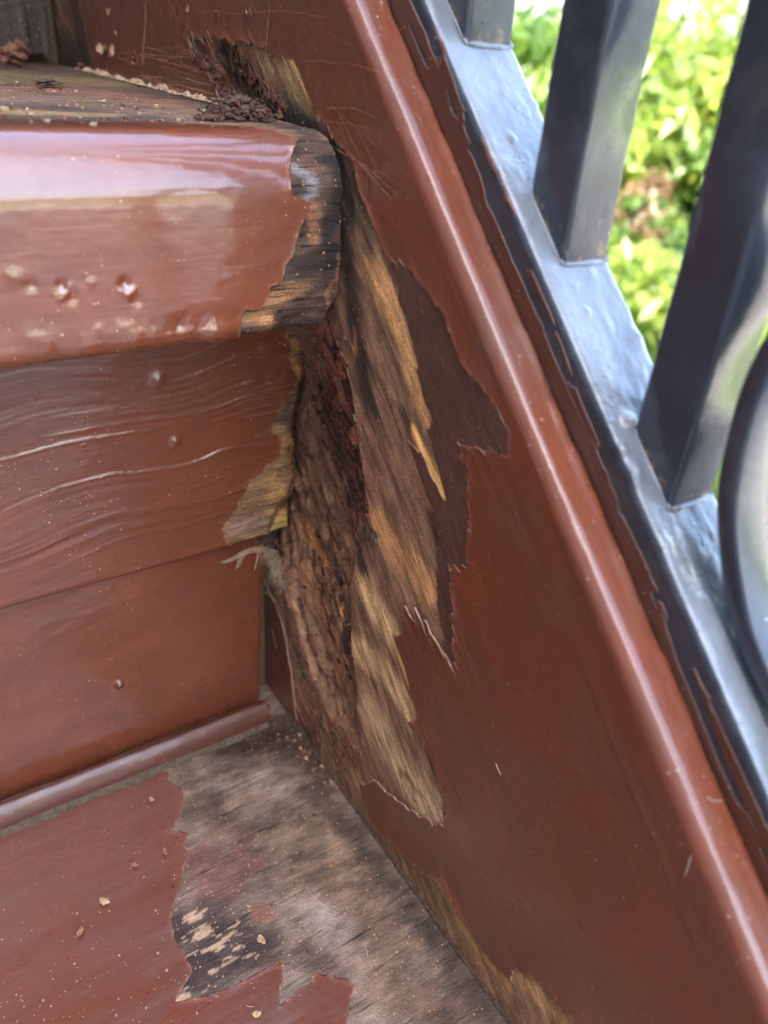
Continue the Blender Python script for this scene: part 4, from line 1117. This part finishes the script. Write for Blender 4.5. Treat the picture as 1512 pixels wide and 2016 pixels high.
for pts, lab in (([(725, 1888), (722, 1875), (718, 1862)], 'pale hair lying on the bare lower tread, nearest the bottom'),
                 ([(625, 1773), (635, 1780), (646, 1790)], 'pale hair lying on the grey middle of the bare lower tread'),
                 ([(484, 1980), (492, 1982), (500, 1982)], 'short pale hair on the paint at the bottom of lower tread')):
    fibres('hair', [curve_px(pts, tp, 8)], 0.00007, M_web, lab, 'hair')

# ------------------------------------------------------------------ garden
GZ = -0.60
n = NT('lawn_soil'); k = n.noise(n.objc((3, 3, 3)), 1, 6, 0.65)
M_ground = n.done(n.mix(n.mr(k, 0.35, 0.65), (0.09, 0.13, 0.045), (0.17, 0.20, 0.08)), 0.95)
me = bpy.data.meshes.new('ground'); bm = bmesh.new()
bmesh.ops.create_grid(bm, x_segments=60, y_segments=60, size=200)
for v in bm.verts: v.co.z = 0
bm.to_mesh(me); bm.free()
g = link('ground', me, M_ground); g.location = (0, 0, GZ); g['kind'] = 'structure'

n = NT('added_paving_stone'); k = n.noise(n.objc((4, 4, 4)), 1, 6, 0.7)
M_pave = n.done(n.mix(n.mr(k, 0.3, 0.7), (0.17, 0.155, 0.14), (0.30, 0.275, 0.25)), 0.85, n.bump(n.noise(n.objc((60, 60, 60)), 1, 4), 0.004, 0.4))
pv = link('added_paving', box_mesh('added_paving', (-0.93, -9.0, 0), (0.62, 1.2, 0.055), 0.006), M_pave); pv.location = (0, 0, GZ - 0.02); pv['kind'] = 'structure'  # added out of view, keeps the lawn's colour out of the paint reflections
pv2 = link('added_path', box_mesh('added_path', (0.625, -9.0, 0), (7.0, -0.55, 0.05), 0.006), M_pave); pv2.location = (0, 0, GZ - 0.02); pv2['kind'] = 'structure'  # added beyond the view so nosing and balusters mirror neutral ground

n = NT('added_wall_render'); k = n.noise(n.objc((3, 3, 3)), 1, 6, 0.7)
M_wall = n.done(n.mix(n.mr(k, 0.3, 0.7), (0.20, 0.20, 0.205), (0.28, 0.28, 0.285)), 0.9, n.bump(n.noise(n.objc((90, 90, 90)), 1, 4), 0.004, 0.5))
added_house = empty('added_house', (-1.2, 0, GZ)); tag(added_house, 'plain rendered wall, added out of view to keep the staircase in shade', 'added_house')  # unseen building side, added to block sun and sky from the stair
for nm_, lo_, hi_ in (('wall', (0, -6, 0), (0.24, 7, 3.1)), ('eave', (-0.4, -6.2, 3.102), (0.45, 7.2, 3.24))):
    link(nm_, box_mesh(nm_, lo_, hi_, 0.01), M_wall, added_house)

def leaf_material(name, c0, c1):
    n = NT(name)
    oi = n.n('ShaderNodeNewGeometry')
    col = n.mix(oi.outputs['Random Per Island'], c0, c1)
    tr = n.n('ShaderNodeBsdfTranslucent'); n.l(n.mix(1.0, col, (1.9, 1.85, 0.95), 'MULTIPLY'), tr.inputs[0])
    n.done(col, 0.4, Specular_IOR_Level=0.4)
    mx = n.n('ShaderNodeMixShader'); mx.inputs[0].default_value = 0.6
    n.l(n.b.outputs[0], mx.inputs[1]); n.l(tr.outputs[0], mx.inputs[2]); n.l(mx.outputs[0], n.out.inputs[0])
    return n.m
M_leafs = [leaf_material('leaf_mid_green', (0.035, 0.08, 0.018), (0.17, 0.24, 0.07)),
           leaf_material('leaf_yellow_green', (0.06, 0.11, 0.022), (0.24, 0.28, 0.08)),
           leaf_material('leaf_deep_green', (0.025, 0.06, 0.015), (0.10, 0.16, 0.05)),
           leaf_material('leaf_dry_brown', (0.09, 0.055, 0.035), (0.19, 0.13, 0.085))]
M_bark = crumb_material('shrub_bark', (0.06, 0.035, 0.02), (0.22, 0.12, 0.07))
M_grass = leaf_material('grass_blade', (0.08, 0.14, 0.035), (0.17, 0.24, 0.075))

def shrub(loc, size, nleaf, mat, label, seed, leaf=0.06):
    rs = np.random.default_rng(seed)
    root = empty('shrub', loc); tag(root, label, 'shrub', 'shrubs beyond the railing')
    lobes = [(rs.normal(0, 0.33, 3) * np.array(size) + np.array([0, 0, size[2] * 0.95]), rs.uniform(0.35, 0.62)) for _ in range(9)]
    c = np.zeros((nleaf, 3))
    for i in range(nleaf):
        o, rr = lobes[i % 9]
        d = rs.normal(size=3); d /= np.linalg.norm(d)
        c[i] = o + d * rr * np.array(size) * rs.uniform(0.55, 1.0)
    c[:, 2] = np.maximum(c[:, 2], 0.03)
    a = rs.normal(size=(nleaf, 3)); a /= np.linalg.norm(a, axis=1)[:, None]
    b = np.cross(a, rs.normal(size=(nleaf, 3))); b /= np.linalg.norm(b, axis=1)[:, None]
    nn = np.cross(a, b); L = leaf * rs.uniform(0.6, 1.3, (nleaf, 1)); w_ = L * 0.38
    P = np.stack([c - a * L, c - a * L * .2 + b * w_ + nn * L * .12, c + a * L, c - a * L * .2 - b * w_ + nn * L * .12], 1).reshape(-1, 3)
    i = np.arange(nleaf) * 4
    tri = np.concatenate([np.stack([i, i + 1, i + 2], 1), np.stack([i, i + 2, i + 3], 1)])
    link('crown', mesh_from('crown', P, tri), mat, root)
    bm = bmesh.new()
    for k in range(5):
        top = Vector(rs.normal(0, 0.25, 3) * np.array(size)); top.z = size[2] * rs.uniform(0.8, 1.4)
        d = top; mt = Matrix.Translation(d / 2) @ d.to_track_quat('Z', 'Y').to_matrix().to_4x4()
        bmesh.ops.create_cone(bm, cap_ends=True, segments=7, radius1=0.028, radius2=0.010, depth=d.length, matrix=mt)
    me = bpy.data.meshes.new('stem'); bm.to_mesh(me); bm.free(); link('stem', me, M_bark, root)
    return root
def ground_at(u, dist):
    d = ray(u, 400); d = np.array([d[0], d[1]]); d /= np.linalg.norm(d)
    return (CAM[0] + d[0] * dist, CAM[1] + d[1] * dist, GZ)
SH = [(1010, 3.7, (0.45, 0.45, 0.42), 0, 'leafy shrub seen between the stringer top and the first baluster, leftmost'),
      (1230, 4.0, (0.5, 0.5, 0.45), 1, 'yellow-green shrub seen between the first and second full baluster'),
      (1420, 3.9, (0.5, 0.5, 0.40), 0, 'mid green shrub behind the second full baluster'),
      (1620, 4.1, (0.55, 0.55, 0.42), 1, 'bright shrub at the right picture edge beyond the ring'),
      (820, 4.0, (0.5, 0.5, 0.45), 2, 'dark green shrub hidden mostly by the stringer top'),
      (1120, 5.2, (0.7, 0.6, 0.62), 2, 'deep green taller shrub behind the leftmost one'),
      (1262, 3.25, (0.15, 0.15, 0.20), 3, 'dry pinkish-brown low shrub seen just right of the first full baluster'),
      (1200, 3.0, (0.24, 0.24, 0.16), 0, 'low green clump at the foot of the first full baluster'),
      (1440, 2.6, (0.26, 0.26, 0.13), 1, 'low bright clump on the lawn above the ring'),
      (1340, 3.1, (0.28, 0.26, 0.20), 2, 'low dark green clump hidden behind the second full baluster'),
      (1500, 5.4, (0.7, 0.6, 0.50), 1, 'taller sunlit shrub in the back row on the right')]
for i, (u, dist, sz, mi, lab) in enumerate(SH):
    shrub(ground_at(u, dist), tuple(1.18 * q for q in sz), int(1900 if sz[0] > 0.4 else 650), M_leafs[mi], lab, 900 + i, 0.06 if sz[0] > 0.4 else 0.04)
# lawn blades in front of the shrubs
nb_ = 26000; rs = np.random.default_rng(5)
uu = rs.uniform(900, 1750, nb_); dd = rs.uniform(0.9, 4.6, nb_)
base = np.array([ground_at(u, d_) for u, d_ in zip(uu, dd)])
lean = rs.normal(0, 0.025, (nb_, 3)); lean[:, 2] = rs.uniform(0.03, 0.085, nb_)
side = rs.normal(size=(nb_, 3)); side[:, 2] = 0; side = side / np.linalg.norm(side, axis=1)[:, None] * 0.005
P = np.stack([base - side, base + side, base + lean], 1).reshape(-1, 3); i = np.arange(nb_) * 3
base_ok = (base[:, 0] > 0.64) & (base[:, 1] > -0.53)
P = P.reshape(-1, 3, 3)[base_ok].reshape(-1, 3); i = np.arange(base_ok.sum()) * 3
lw = link('lawn_grass', mesh_from('lawn_grass', P, np.stack([i, i + 1, i + 2], 1)), M_grass)
tag(lw, 'bright green lawn grass below the railing', 'grass', kind='stuff')
